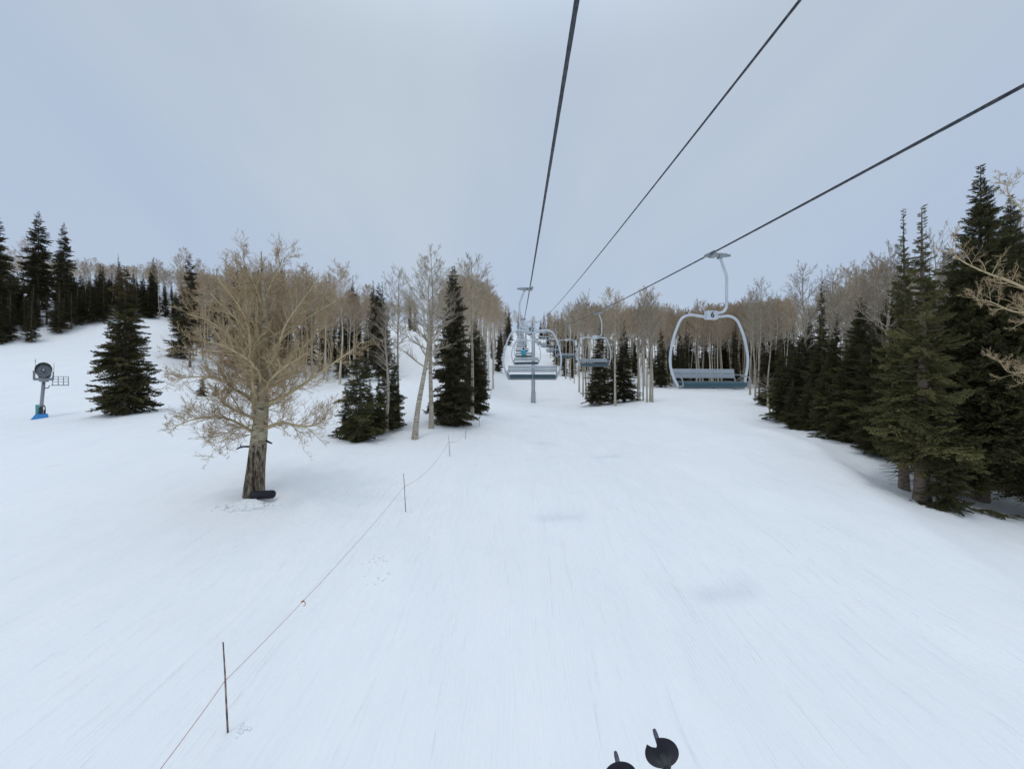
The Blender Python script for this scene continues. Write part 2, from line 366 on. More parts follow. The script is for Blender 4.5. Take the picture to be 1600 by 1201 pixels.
def aspen(seed, H=18, crown=.5, width=2.6, nb=34, k=(7, 6, 3), r=.15, tw=.011, lean=.02, near=False, up=.9, limbmat=None, twigmat=None, fork=False):
    g = np.random.default_rng(seed)
    z = np.linspace(0, 1, 22); a = g.uniform(0, 6.28); ph = g.uniform(0, 6, 4)
    wx = lean*H*z*math.cos(a) + .012*H*(np.sin(z*7+ph[0])-math.sin(ph[0]))*z**.5; wy = lean*H*z*math.sin(a) + .012*H*(np.sin(z*8+ph[1])-math.sin(ph[1]))*z**.5
    pts = np.stack([wx, wy, z*H-.4*(z == 0)], 1)
    rad = r*(1-.93*z**1.1) + r*.35*np.exp(-z*40)
    tr = trunk_geo(pts, rad, 10 if near else 7)
    t = crown + (1-crown)*(np.arange(nb)+g.uniform(0, 1, nb))/nb*.97
    az = np.arange(nb)*2.4+g.uniform(-.5, .5, nb)
    p = np.stack([np.interp(t, z, pts[:, 0]), np.interp(t, z, pts[:, 1]), np.interp(t, z, pts[:, 2])], 1)
    s_ = (t-crown)/(1-crown)
    prof = np.where(s_ < .35, .62+1.1*s_, 1.0*(1-((s_-.35)/.65)**1.5*.72))
    Ln = width*prof*g.uniform(.65, 1.15, nb)
    el = R(30)+R(35)*s_*up+g.uniform(-.15, .2, nb)
    d = np.stack([np.cos(az)*np.cos(el), np.sin(az)*np.cos(el), np.sin(el)], 1)
    r0 = np.interp(t, z, rad)*.48
    b0 = Br(p, d, g.normal(size=(nb, 3))*.1+np.array([0, 0, .28*up]), Ln, r0, r0*.35)
    b1 = spawn(b0, k[0], .2, 1, .48, .75, .18, .16, .6, tw*1.3, g=g)
    b2 = spawn(b1, k[1], .2, 1, .55, .8, .12, .18, .6, tw, g=g)
    b3 = spawn(b2, k[2], .2, 1, .6, .8, .1, .2, .7, tw*.75, g=g)
    lim = [b0.mesh(5, 5 if near else 4), b1.mesh(4, 4 if near else 3)]
    tws = [b2.mesh(3 if near else 2, 3), b3.mesh(2 if near else 1, 3)]
    if near and len(k) > 3:
        b4 = spawn(b3, k[3], .2, 1, .6, .8, .1, .2, .7, tw*.6, g=g); tws.append(b4.mesh(1, 3))
    return tr, join(lim), join(tws)
def make_tree_root(name): return empty(name, (0, 0, -300))
TPL = {}
def aspen_tpl(key, name='bare_aspen', tm=None, lm=None, wm=None, **kw):
    tr, lm_g, tw_g = aspen(**kw)
    root = make_tree_root(name)
    t_ = link('trunk', np_mesh('trunk', *tr), tm or M_aspen_far, root)
    c_ = link('limbs', np_mesh('limbs', *lm_g), lm or M_aspen_far, root)
    w_ = link('crown', np_mesh('crown', *tw_g), wm or M_twig_far, root)
    TPL[key] = (root, kw.get('H', 18))

def spray(g, n=9, sub=2, droop=.18, w=.05):
    """flat spruce bough along +x with unit length: kites for every shoot"""
    P0, D0, L0, W0 = [], [], [], []
    for i in range(n):
        t = .12+.86*i/(n-1)
        for sd_ in (-1, 1):
            ang = sd_*R(52-18*t+g.uniform(-9, 9)); Ls = (.36*(1-t)**.8+.10)*g.uniform(.75, 1.2)
            p = np.array([t, 0, -droop*t*t]); d = np.array([math.cos(ang), math.sin(ang), g.uniform(-.65, .18)])
            P0.append(p); D0.append(d); L0.append(Ls); W0.append(w)
            for j in range(sub):
                q = p+d*Ls*(j+1)/(sub+1)
                for s2 in (-1, 1):
                    a2 = ang+s2*R(45+g.uniform(-10, 10))
                    P0.append(q); D0.append(np.array([math.cos(a2), math.sin(a2), g.uniform(-.6, .3)])); L0.append(Ls*.42*(1-.4*j/max(1, sub))); W0.append(w*.8)
    for i in range(5): P0.append(np.array([.2*i, 0, -droop*(.2*i)**2])); D0.append(np.array([1, 0, -droop*.4*i])); L0.append(.26); W0.append(w)
    P0, D0, L0, W0 = map(np.array, (P0, D0, L0, W0)); D0 = nrm(D0)
    up = np.array([0, 0, 1.]); A = nrm(np.cross(D0, up)+g.normal(size=D0.shape)*.35); A = nrm(A-(A*D0).sum(-1, keepdims=True)*D0); B = np.cross(D0, A)
    Vs = []
    for ax_ in (A, B):
        m_ = P0+D0*(L0*.4)[:, None]
        q = np.stack([P0, m_+ax_*(W0/2)[:, None], P0+D0*L0[:, None], m_-ax_*(W0/2)[:, None]], 1)
        Vs.append(q)
    return np.concatenate(Vs).reshape(-1, 3)
def spruce(seed, H=15, Rb=2.9, start=.06, rows=46, per=8, n=9, sub=2, w=.05, power=.9, droop=(-.35, .35), irr=.2, spire=0, sparse=0, tr=.2):
    g = np.random.default_rng(seed)
    sp = [spray(g, n, sub, g.uniform(.1, .3), w) for _ in range(5)]
    Vs, Ts = [], []
    bump_ = g.uniform(1-irr, 1+irr, 9)
    for i in range(rows):
        t = start+(1-start)*(i/(rows-1))**.93*.985
        cnt = max(3, int(per*(1-.45*t)))
        gap = g.uniform(0, 1) < sparse
        for j in range(cnt):
            if gap and g.uniform() < .7: continue
            tt = t+g.uniform(-.5, .5)/rows
            az = g.uniform(0, 6.283)
            rad = Rb*(1-tt)**power if not spire else Rb*((1-tt)**power*.72+.28*(tt < .6)*(1-tt))
            rad = rad*g.uniform(1-irr*1.6, 1+irr)*(np.interp((az/6.283+tt*2.3) % 1, np.linspace(0, 1, 9), bump_))
            rad = max(rad, .22)*(.72 if tt < start+.03 else 1)
            el = droop[0]+(droop[1]-droop[0])*tt**.8+g.normal()*.2
            q = sp[g.integers(5)].copy(); q[:, 1] *= g.uniform(.75, 1.1)*(1+.35*(rad < .8)); q *= rad
            if g.uniform() < .5: q[:, 1] *= -1
            # long boughs keep shoot size by using two overlapping sprays
            roll = g.uniform(-.7, .7); c, s = math.cos(roll), math.sin(roll); q = q@np.array([[1, 0, 0], [0, c, s], [0, -s, c]])
            tipc = .14*rad*np.clip(q[:, 0]/rad, 0, 1.2)**3; q[:, 2] += tipc
            c, s = math.cos(el), math.sin(el); q = q@np.array([[c, 0, s], [0, 1, 0], [-s, 0, c]])
            c, s = math.cos(az), math.sin(az); q = q@np.array([[c, s, 0], [-s, c, 0], [0, 0, 1]])
            q[:, 2] += tt*H; Vs.append(q)
            tb = g.uniform(0, .75); Ts.append(np.repeat(np.clip(tb+g.uniform(-.2, .3, len(q)//4), 0, 1), 4))
    V_ = np.concatenate(Vs); T_ = np.concatenate(Ts); F_ = np.arange(len(V_)).reshape(-1, 4)
    z = np.linspace(0, 1, 16); ph = g.uniform(0, 6)
    pts = np.stack([.03*np.sin(z*9+ph), .03*np.cos(z*8+ph), z*H*.99-.4*(z == 0)], 1)
    trk = trunk_geo(pts, tr*(1-.96*z)+tr*.4*np.exp(-z*30), 9)
    # dead stubs and bough wood
    nb_ = int(rows*2.2); t_ = g.uniform(start*.4, .85, nb_); az = g.uniform(0, 6.28, nb_); el = droop[0]+(droop[1]-droop[0])*t_
    d = np.stack([np.cos(az)*np.cos(el), np.sin(az)*np.cos(el), np.sin(el)], 1); p = np.stack([0*t_, 0*t_, t_*H], 1)
    Ln = Rb*(1-t_)**power*.8
    b = Br(p, d, g.normal(size=(nb_, 3))*.06, Ln, np.full(nb_, .028), np.full(nb_, .008))
    return join([trk, b.mesh(3, 3)]), (V_, F_, T_)
def spruce_tpl(key, name='spruce', fm=None, **kw):
    trk, (V_, F_, T_) = spruce(**kw)
    root = make_tree_root(name)
    link('trunk', np_mesh('trunk', *trk), M_spruce_bark, root)
    link('crown', np_mesh('crown', V_, F_, False, T_), fm or M_fol, root)
    TPL[key] = (root, kw.get('H', 15))

for i in range(6): aspen_tpl(f'a{i}', seed=11+i, H=18, crown=[.54, .6, .5, .66, .58, .46][i], width=[2.6, 2.3, 2.9, 2.1, 3.0, 2.6][i], nb=[34, 30, 38, 28, 36, 40][i], k=(7, 6, 3), tw=.0105, up=.6, r=[.14, .12, .16, .12, .15, .13][i])
for i in range(3): aspen_tpl(f'n{i}', seed=41+i, H=16, crown=[.38, .45, .5][i], width=[3.0, 2.8, 2.5][i], nb=[32, 32, 28][i], k=(7, 6, 4), near=True, tw=.0065, r=[.23, .19, .16][i], lean=[.03, .012, .02][i], up=.5, tm=M_aspen, lm=M_aspen, wm=M_twig_pale)
# sparse single pole aspens (nearly no crown) for the skyline
spruce_tpl('s0', seed=61, H=15, Rb=2.5, rows=44, per=9, n=9, sub=2, fm=M_fol_dark)
spruce_tpl('s1', seed=62, H=15, Rb=2.1, rows=44, per=8, n=8, sub=2, fm=M_fol_dark, irr=.28)
spruce_tpl('s2', seed=63, H=15, Rb=1.8, rows=46, per=8, n=8, sub=2, fm=M_fol_dark, power=.75)
spruce_tpl('s3', seed=64, H=15, Rb=2.3, rows=40, per=7, n=8, sub=1, fm=M_fol_dark, start=.22, irr=.32, sparse=.3)
spruce_tpl('t0', seed=65, H=22, Rb=4.0, rows=54, per=8, n=11, sub=2, w=.045, fm=M_fol_dark, start=.22, irr=.2, sparse=.12, power=.62, droop=(-.3, .1), tr=.24)
# near, finely divided spruces and firs
spruce_tpl('h0', name='subalpine_fir', seed=71, H=15, Rb=2.3, rows=58, per=8, n=12, sub=4, w=.034, fm=M_fol_olive, start=.14, irr=.34, power=.95, droop=(-.25, .3), tr=.33, sparse=.08)
spruce_tpl('h1', seed=72, H=17, Rb=4.0, rows=74, per=12, n=14, sub=4, w=.030, fm=M_fol, start=.10, irr=.2, power=.85, droop=(-.24, .35), tr=.34)
spruce_tpl('h2', name='rusty_topped_spruce', seed=73, H=12, Rb=2.15, rows=60, per=9, n=12, sub=3, w=.036, fm=M_fol_rust, start=.035, irr=.2, power=.62, droop=(-.18, .3), tr=.25)
spruce_tpl('h3', seed=74, H=14, Rb=2.4, rows=64, per=11, n=11, sub=3, w=.038, fm=M_fol_dark, start=.03, irr=.2, power=.62, droop=(-.3, .35), tr=.22)
spruce_tpl('h4', seed=75, H=9, Rb=2.3, rows=40, per=9, n=11, sub=3, w=.04, fm=M_fol, start=.05, irr=.4, power=.7, droop=(-.5, .3), tr=.13, sparse=.18)
spruce_tpl('h5', seed=76, H=12, Rb=2.3, rows=50, per=10, n=12, sub=3, w=.036, fm=M_fol, start=.06, irr=.3, power=.8, droop=(-.35, .3), tr=.17)

USED = set(); CH = {k: list(r.children) for k, (r, h) in TPL.items()}
def place(key, x, y, h, label, group=None, cat=None, rz=None, sxy=1.0, name=None, tilt=0, dz=0):
    root, H0 = TPL[key]
    if key not in USED: USED.add(key); o = root
    else:
        o = root.copy(); COL.objects.link(o)
        if 'group' in o: del o['group']
        for c in CH[key]:
            d = c.copy(); COL.objects.link(d); d.parent = o
    s = h/H0
    o.location = (x, y, g1(x, y)-.03+dz); o.scale = (s*sxy, s*sxy, s)
    o.rotation_euler = (tilt*random.uniform(-1, 1), tilt*random.uniform(-1, 1), random.uniform(0, 6.28) if rz is None else rz)
    if name: o.name = name
    o['label'] = label; o['category'] = cat or ('aspen tree' if key[0] in 'an' else 'conifer tree')
    if group: o['group'] = group
    return o
def hpx(px, D, topy):
    x = W(px, D); return (600-topy)/F*D - (g1(x, D)-CZ)
def hero(key, px, D, topy, label, **kw):
    return place(key, W(px, D), D, hpx(px, D, topy), label, **kw)
TAKEN = []
def ok(x, y, dmin):
    for a, b in TAKEN:
        if (a-x)**2+(b-y)**2 < dmin*dmin: return False
    return True
ALIFT = .017
def corridor(x, y): return -4.6-(.012*max(0, y-60)) < x-ALIFT*y < 12.5 and y < 330
LAND = [(-999, 'past the left edge of the photo'), (0, 'by the left edge of the photo'), (42, 'under the tallest left spruce'), (85, 'right of the tallest left spruce'), (125, 'left of the rusty topped spruce'),
    (165, 'behind the rusty topped spruce'), (240, 'right of the rusty topped spruce'), (285, 'behind the left limbs of the spreading aspen'), (335, 'behind its left crown'), (385, 'directly behind its trunk'),
    (425, 'behind its right crown'), (475, 'behind its right limb tips'), (520, 'above the ragged green spruce'), (565, 'left of the side run'), (610, 'beyond the leaning pale aspen'), (665, 'left of the narrow dark spruce'), (700, 'behind the narrow dark spruce'),
    (735, 'right of the narrow dark spruce'), (765, 'just left of chair 92'), (800, 'above chair 92'), (830, 'right of the nearest tower'), (860, 'beyond the small right rope chairs'), (890, 'left of the second right rope chair'), (920, 'behind the second right rope chair'),
    (955, 'behind the island spruce pair'), (990, 'behind the clump of straight aspens'), (1025, 'just left of chair 6'), (1050, 'in the left of chair 6\'s frame'), (1085, 'in the middle of chair 6\'s frame'),
    (1130, 'in the right of chair 6\'s frame'), (1170, 'just right of chair 6'), (1210, 'at the far right forest corner'), (1250, 'below the pale round crowned aspen'), (1295, 'left of the feathery topped spruce'), (1335, 'behind the feathery topped spruce'),
    (1380, 'behind the spired fir'), (1425, 'behind the olive fir'), (1480, 'behind the tallest right spruce'), (1560, 'by the right edge of the photo'), (1610, 'past the right edge of the photo')]
def near_what(px): return [t for a, t in LAND if a <= px][-1]
def zone(n, px0, px1, D0, D1, tops, keys, label, group, jit=22, dmin=2.0, hr=(8, 24), sxy=(.85, 1.2), tilt=.02, bias=1.0, avoid=True, name=None, cond=None):
    c = 0; tr = 0
    while c < n and tr < n*60:
        tr += 1
        D = D0+(D1-D0)*random.random()**bias; px = random.uniform(px0, px1); x = W(px, D)
        if avoid and corridor(x, D): continue
        if cond and not cond(px, D, x): continue
        if not ok(x, D, dmin): continue
        ty = np.interp(px, [a for a, b in tops], [b for a, b in tops])+random.gauss(.25, .7)*jit
        h = hpx(px, D, ty); h = min(max(h, hr[0]), hr[1]*random.uniform(.92, 1.05))
        TAKEN.append((x, D)); c += 1
        kk = random.choice(keys); lb = ('' if 10 <= h <= 16 else 'tall ' if h > 16 else 'short ')+('rear ' if D > D0+(D1-D0)*.5 else 'front ')+label.format(t='aspen' if kk[0] in 'an' else 'spruce')+', '+near_what(px)
        if len(lb.split()) > 16: lb = lb.replace('front ', '').replace('rear ', '')
        place(kk, x, D, h, lb, group, sxy=random.uniform(*sxy)*(1 if h > 10 else 1.15), tilt=tilt, name=name)
    return c

A6 = ['a0', 'a1', 'a2', 'a3', 'a4', 'a5']; S4 = ['s0', 's1', 's2', 's3']
# --- named trees (their look singles them out)
hero('h2', 195, 32, 413, 'broad dark spruce with a rusty brown top standing alone beside the snow gun', sxy=1.02, rz=.4)
hero('n0', 648, 32, 404, 'nearest tall pale aspen in the small grove left of the lift, leaning right', sxy=1.15, rz=1.0, tilt=0).rotation_euler = (.0, .085, 1.0)
hero('n1', 674, 35, 398, 'tall aspen with a full round crown just left of the narrow dark spruce', sxy=1.2, rz=2.2)
hero('n2', 622, 37, 425, 'aspen with a dark lower trunk behind the small leaning spruces', rz=4.2)
hero('n2', 738, 41, 405, 'slim aspen standing against the right side of the narrow dark spruce', sxy=1.15, rz=.7)
hero('h3', 708, 38, 413, 'tall narrow dark spruce pointed at the top, left of the rope fence', sxy=.92)
hero('h3', 742, 46, 498, 'lower dense spruce tucked behind the narrow dark spruce', sxy=.95)
hero('h4', 562, 31, 532, 'ragged green spruce at the front of the grove behind the spreading aspen', sxy=1.0)
hero('h4', 540, 32.5, 598, 'little spruce at the left foot of the ragged green spruce', sxy=.9)
hero('h5', 592, 33, 585, 'thin broken spruce among the aspen branches of the small grove', sxy=.9)
hero('h5', 616, 36, 548, 'sparse spruce with bare lower trunk beside the leaning pale aspen', sxy=.85)
hero('n1', 604, 34, 470, 'crooked thin aspen rising behind the ragged green spruce', sxy=1.2, rz=3.5)
hero('h4', 604, 35, 575, 'brownish ragged little spruce between the grove and the leaning aspen', sxy=1.2)
hero('h5', 578, 33, 590, 'dark spruce tucked against the right side of the ragged green spruce', sxy=1.1)
hero('h4', 316, 50, 585, 'small bushy spruce behind the spreading aspen, larger of the pair', sxy=1.1)
hero('h4', 337, 51, 597, 'small bushy spruce behind the spreading aspen, smaller of the pair', sxy=1.1)
hero('h0', 1441, 20, 318, 'olive green fir with ragged thin top and visible trunk right of the run', sxy=.92, rz=.3)
hero('h0', 1412, 21.5, 322, 'thin spired fir close behind the left side of the olive fir', sxy=.62, rz=2.0)
hero('h1', 1532, 21.5, 252, 'tallest spruce of the right side, broad and dark green', sxy=.84, rz=.2)
hero('h1', 1580, 25, 300, 'dark spruce rising behind the tallest spruce on the right', sxy=.9, rz=2.5)
hero('h5', 1478, 19, 620, 'young spruce between the two big trees at the right', sxy=1.0)
hero('h1', 1625, 19.5, 330, 'dark spruce cut by the right edge of the photo', sxy=.8, rz=1.4)
hero('h1', 1345, 31, 462, 'dense dark spruce with a leaning feathery top beside the right tree line', sxy=.95, rz=3.3)
hero('h1', 1300, 34, 520, 'mid sized dark spruce in the front row of the right tree line', sxy=.9, rz=5.1)
hero('h5', 1268, 37, 560, 'slender green spruce with bare lower trunk in the front row at right', sxy=1.1)
hero('h5', 1238, 39, 590, 'short spruce at the far corner of the right tree line', sxy=1.25)
hero('h5', 1375, 27, 560, 'young spruce filling the gap left of the olive fir', sxy=1.3)
for px, D, ty, k_, lb in [(1222, 43, 540, 'h5', 'dark spruce just right of the slim pale aspens at the run edge'), (1252, 41, 520, 'h3', 'dark spruce below the pale round crowned aspen, left of a slender green one'), (1284, 37, 500, 'h5', 'dark spruce between the slender green spruce and the mid sized dark spruce'),
                        (1322, 31, 560, 'h4', 'low bushy spruce at the snow edge below the feathery topped spruce'), (1362, 29, 500, 'h5', 'dark spruce between the feathery topped spruce and the spired fir'), (1205, 54, 525, 'h3', 'small dark spruce at the corner where the long aspen stand ends')]:
    hero(k_, px, D, ty, lb, sxy=1.25)
hero('h3', 1385, 33, 470, 'dark spruce seen behind the thin spired fir', sxy=1.15)
hero('s0', 938, 64, 503, 'dark spruce behind the hanging chair, left one of the island pair', sxy=1.5)
hero('s0', 975, 65, 500, 'dark spruce right one of the island pair, beside the leaning aspen limb', sxy=1.4)
hero('s1', 925, 66, 560, 'small spruce filling the left foot of the tree island')
hero('s1', 958, 67, 545, 'small spruce squeezed between the island pair', sxy=1.1)
hero('n1', 961, 60, 470, 'frontmost aspen of the tree island right of the lift tower', rz=2)
for i_, (px, D, ty, k_) in enumerate([(1011, 60, 462, 'n2'), (1016, 61, 458, 'n1'), (1019.5, 60, 463, 'n2'), (1005, 63, 466, 'n2'), (997, 64, 468, 'n1')]):
    hero(k_, px, D, ty, 'straight aspen in the tight clump at the right end of the tree island', group='clump of straight aspens', sxy=.85)
for px, D, ty in [(891, 96, 474), (897, 92, 478), (905, 84, 470), (911, 80, 466), (916, 77, 462), (920, 72, 475), (934, 68, 480), (949, 69, 476), (1000, 70, 480), (884, 104, 480)]:
    hero(random.choice(['n1', 'n2', 'a1', 'a3']), px, D, ty, 'aspen in the row along the left edge of the tree island', group='aspens of the tree island', sxy=.9)
    TAKEN.append((W(px, D), D))
# tall ones on the left hill
hero('t0', 60, 76, 328, 'tallest open spruce on the left hill, above the aspens', sxy=1.0, name='tall_spruce')
hero('t0', 100, 78, 346, 'open tall spruce just right of the tallest one on the left hill', sxy=.85, name='tall_spruce')
hero('t0', -6, 70, 330, 'tall open spruce cut by the left edge of the photo', sxy=1.0, name='tall_spruce')
hero('t0', 297, 62, 394, 'tall spruce with thin flat boughs left of the spreading aspen', sxy=.85, name='tall_spruce')
hero('s0', 283, 66, 440, 'dark spruce standing close to the thin boughed tall spruce', sxy=1.1)
hero('t0', 240, 96, 400, 'spruce poking up right behind the rusty topped spruce', sxy=.7, name='tall_spruce')
hero('s2', 185, 98, 396, 'narrow spruce top behind the left side of the rusty topped spruce', sxy=.8)
hero('s0', 479, 90, 420, 'first pointed spruce above the brown aspens right of the spreading aspen', sxy=1.0)
hero('s2', 514, 94, 428, 'thin pointed spruce between two others on the centre left skyline', sxy=.9)
hero('s0', 551, 92, 430, 'full spruce on the skyline above the side run', sxy=1.05)
hero('t0', 592, 76, 440, 'blunt crowned spruce above the small grove', sxy=1.0, name='tall_spruce')
hero('s2', 1075, 104, 478, 'small pointed spruce top above the left of chair 6', sxy=1.1)
hero('s2', 1122, 108, 476, 'small pointed spruce top above the middle of chair 6', sxy=1.1)
hero('s0', 430, 84, 425, 'dark spruce crown half hidden behind the top of the spreading aspen', sxy=1.1)
hero('s2', 795, 210, 478, 'small pointed spruce on the skyline left of the lift rope', sxy=1.2)
hero('s2', 850, 330, 486, 'pointed spruce above the top of the lift line, taller of two', sxy=1.1)
hero('s2', 872, 300, 494, 'spruce on the skyline right of the lift line', sxy=1.1)
hero('s2', 1216, 72, 470, 'thin dark spire at the corner where the far aspens meet the right tree line', sxy=.8)
hero('n0', 1253, 47, 418, 'pale round crowned aspen rising over the right tree line', rz=1)
hero('s2', 1284, 44, 420, 'very thin dark spire beside the pale round crowned aspen', sxy=.5)
hero('n1', 1340, 40, 418, 'leafless aspen showing above the feathery topped spruce', sxy=1.2)
hero('n0', 1300, 46, 425, 'second leafless aspen over the right tree line', sxy=1.1)
hero('n0', 1392, 30, 395, 'leafless aspen behind the thin spired fir', sxy=1.0)
hero('n1', 1460, 27, 372, 'bare aspen between the olive fir and the tallest spruce', sxy=.9)
for px, D, ty in [(1180, 60, 455), (1186, 56, 440), (1172, 70, 462), (1200, 52, 470)]:
    hero('n2', px, D, ty, 'slim pale aspen at the far right edge of the run', group='slim aspens beside the far right edge of the run', sxy=.9)
hero('n0', 1203, 47, 585, 'small bare bush like aspen in front of the right forest corner', sxy=1.6)

for o in list(bpy.data.objects):
    if 'category' in o and 'tree' in o['category']: TAKEN.append((o.location.x, o.location.y))
# --- stands
zone(30, 90, 300, 74, 97, [(90, 440), (300, 440)], S4, 'ridge spruce of the left hill', 'ridge spruces of the left hill', jit=30, dmin=1.8, hr=(6, 14), sxy=(1.15, 1.6), cond=lambda px, D, x: D > np.interp(px, [0, 60, 165, 270, 300], [62, 68, 78, 86, 88])-1)
zone(44, -90, 165, 62, 82, [(-90, 470), (0, 455), (90, 440), (130, 450), (200, 440), (300, 440)], S4, 'edge spruce of the left hill', 'front rank spruces of the left hill', jit=22, dmin=1.5, hr=(6, 15), sxy=(1.2, 1.7), cond=lambda px, D, x: D > np.interp(px, [0, 60, 165, 270, 300], [62, 68, 78, 86, 88])-1)
zone(26, -90, 320, 70, 92, [(-90, 450), (0, 440), (100, 425), (200, 425), (320, 430)], S4, 'inner spruce of the left hill', 'inner spruces of the left hill', jit=24, dmin=2.2, hr=(7, 18), sxy=(1.1, 1.5), cond=lambda px, D, x: D > np.interp(px, [0, 60, 165, 270, 300], [62, 68, 78, 86, 88]))
zone(34, -90, 330, 64, 100, [(-90, 400), (0, 395), (100, 402), (200, 405), (330, 420)], ['a0', 'a1', 'a3', 'a4'], 'bare aspen of the left hill', 'aspens of the left hill', jit=20, dmin=1.8, hr=(9, 22), sxy=(.7, 1), cond=lambda px, D, x: D > np.interp(px, [0, 60, 165, 270, 300], [62, 68, 78, 86, 88])+2)
zone(46, 285, 605, 66, 105, [(285, 440), (350, 430), (430, 425), (500, 440), (605, 455)], A6, 'brown aspen of the centre left stand', 'aspens behind the spreading aspen', jit=24, dmin=1.6, hr=(9, 21), bias=1.2, cond=lambda px, D, x: not (555 < px < 610 and D < 74))
zone(34, 300, 600, 70, 110, [(300, 455), (450, 448), (600, 452)], S4, 'spruce of the centre left stand', 'spruces behind the spreading aspen', jit=45, dmin=2.2, hr=(5, 19), bias=1.0)
zone(16, 600, 700, 130, 175, [(600, 462), (700, 470)], A6+['s1'], '{t} at the side run top', 'trees at the top of the side run', jit=14, dmin=2.5, hr=(8, 22))
zone(32, 690, 792, 62, 190, [(690, 445), (740, 430), (770, 452), (792, 488)], A6, 'brown aspen left of the lift', 'aspens left of the lift line', jit=16, dmin=1.7, hr=(9, 22), bias=1.4)
zone(18, 715, 800, 60, 230, [(700, 530), (770, 530), (800, 500)], S4, 'dark spruce left of the lift', 'spruces left of the lift line', jit=22, dmin=2.2, hr=(5, 17), bias=1.2)
zone(16, 780, 822, 190, 430, [(780, 487), (822, 492)], A6+S4, 'far {t} left of the upper lift', 'far trees left of the upper lift line', jit=8, dmin=2.6, hr=(10, 24))
zone(26, 828, 900, 150, 430, [(828, 492), (850, 488), (900, 497)], S4+A6[:3], 'far {t} right of the upper lift', 'far trees right of the upper lift line', jit=8, dmin=2.6, hr=(10, 24))
zone(36, 868, 1045, 82, 165, [(868, 500), (900, 470), (960, 468), (1045, 480)], A6, 'aspen of the wood beyond the island', 'aspens behind the tree island', jit=16, dmin=1.8, hr=(9, 22), cond=lambda px, D, x: not (1020 < px and D < 92))
zone(14, 870, 1050, 92, 150, [(868, 545), (1045, 540)], S4, 'spruce of the wood beyond the island', 'spruces behind the tree island', jit=20, dmin=2.2, hr=(5, 13))
zone(46, 1028, 1235, 88, 125, [(1028, 488), (1090, 482), (1150, 470), (1235, 465)], A6, 'aspen of the long stand', 'aspens behind chair 6', jit=14, dmin=1.7, hr=(9, 20), bias=1.2)
zone(34, 1030, 1235, 89, 118, [(1030, 510), (1235, 505)], S4, 'spruce of the long stand', 'spruces behind chair 6', jit=32, dmin=2.2, hr=(4, 17))
edge = lambda px, D, x: x > np.interp(D, [18, 22, 29, 39, 50, 70], [22, 22, 25.5, 28, 34, 45])
zone(26, 1215, 1420, 36, 84, [(1215, 540), (1300, 500), (1420, 450)], S4+['h3', 'h5'], 'spruce of the right forest', 'spruces of the right forest', jit=35, dmin=2.2, hr=(6, 17), cond=edge)
zone(24, 1215, 1420, 40, 84, [(1215, 470), (1300, 432), (1420, 410)], A6+['n0', 'n1'], 'bare aspen of the right forest', 'aspens of the right forest', jit=22, dmin=1.9, hr=(8, 20), cond=edge)
zone(22, 1385, 1760, 25, 46, [(1385, 450), (1500, 400), (1760, 330)], S4+['h1', 'h5', 'h3'], 'spruce packed in the right forest', 'spruces behind the big right hand trees', jit=50, dmin=2.6, hr=(8, 17), cond=edge, sxy=(1, 1.3))
zone(8, 1420, 1760, 26, 45, [(1420, 390), (1760, 290)], ['n0', 'n1', 'n2'], 'aspen packed in the right forest', 'aspens behind the big right hand trees', jit=30, dmin=2.2, hr=(8, 19), cond=edge)

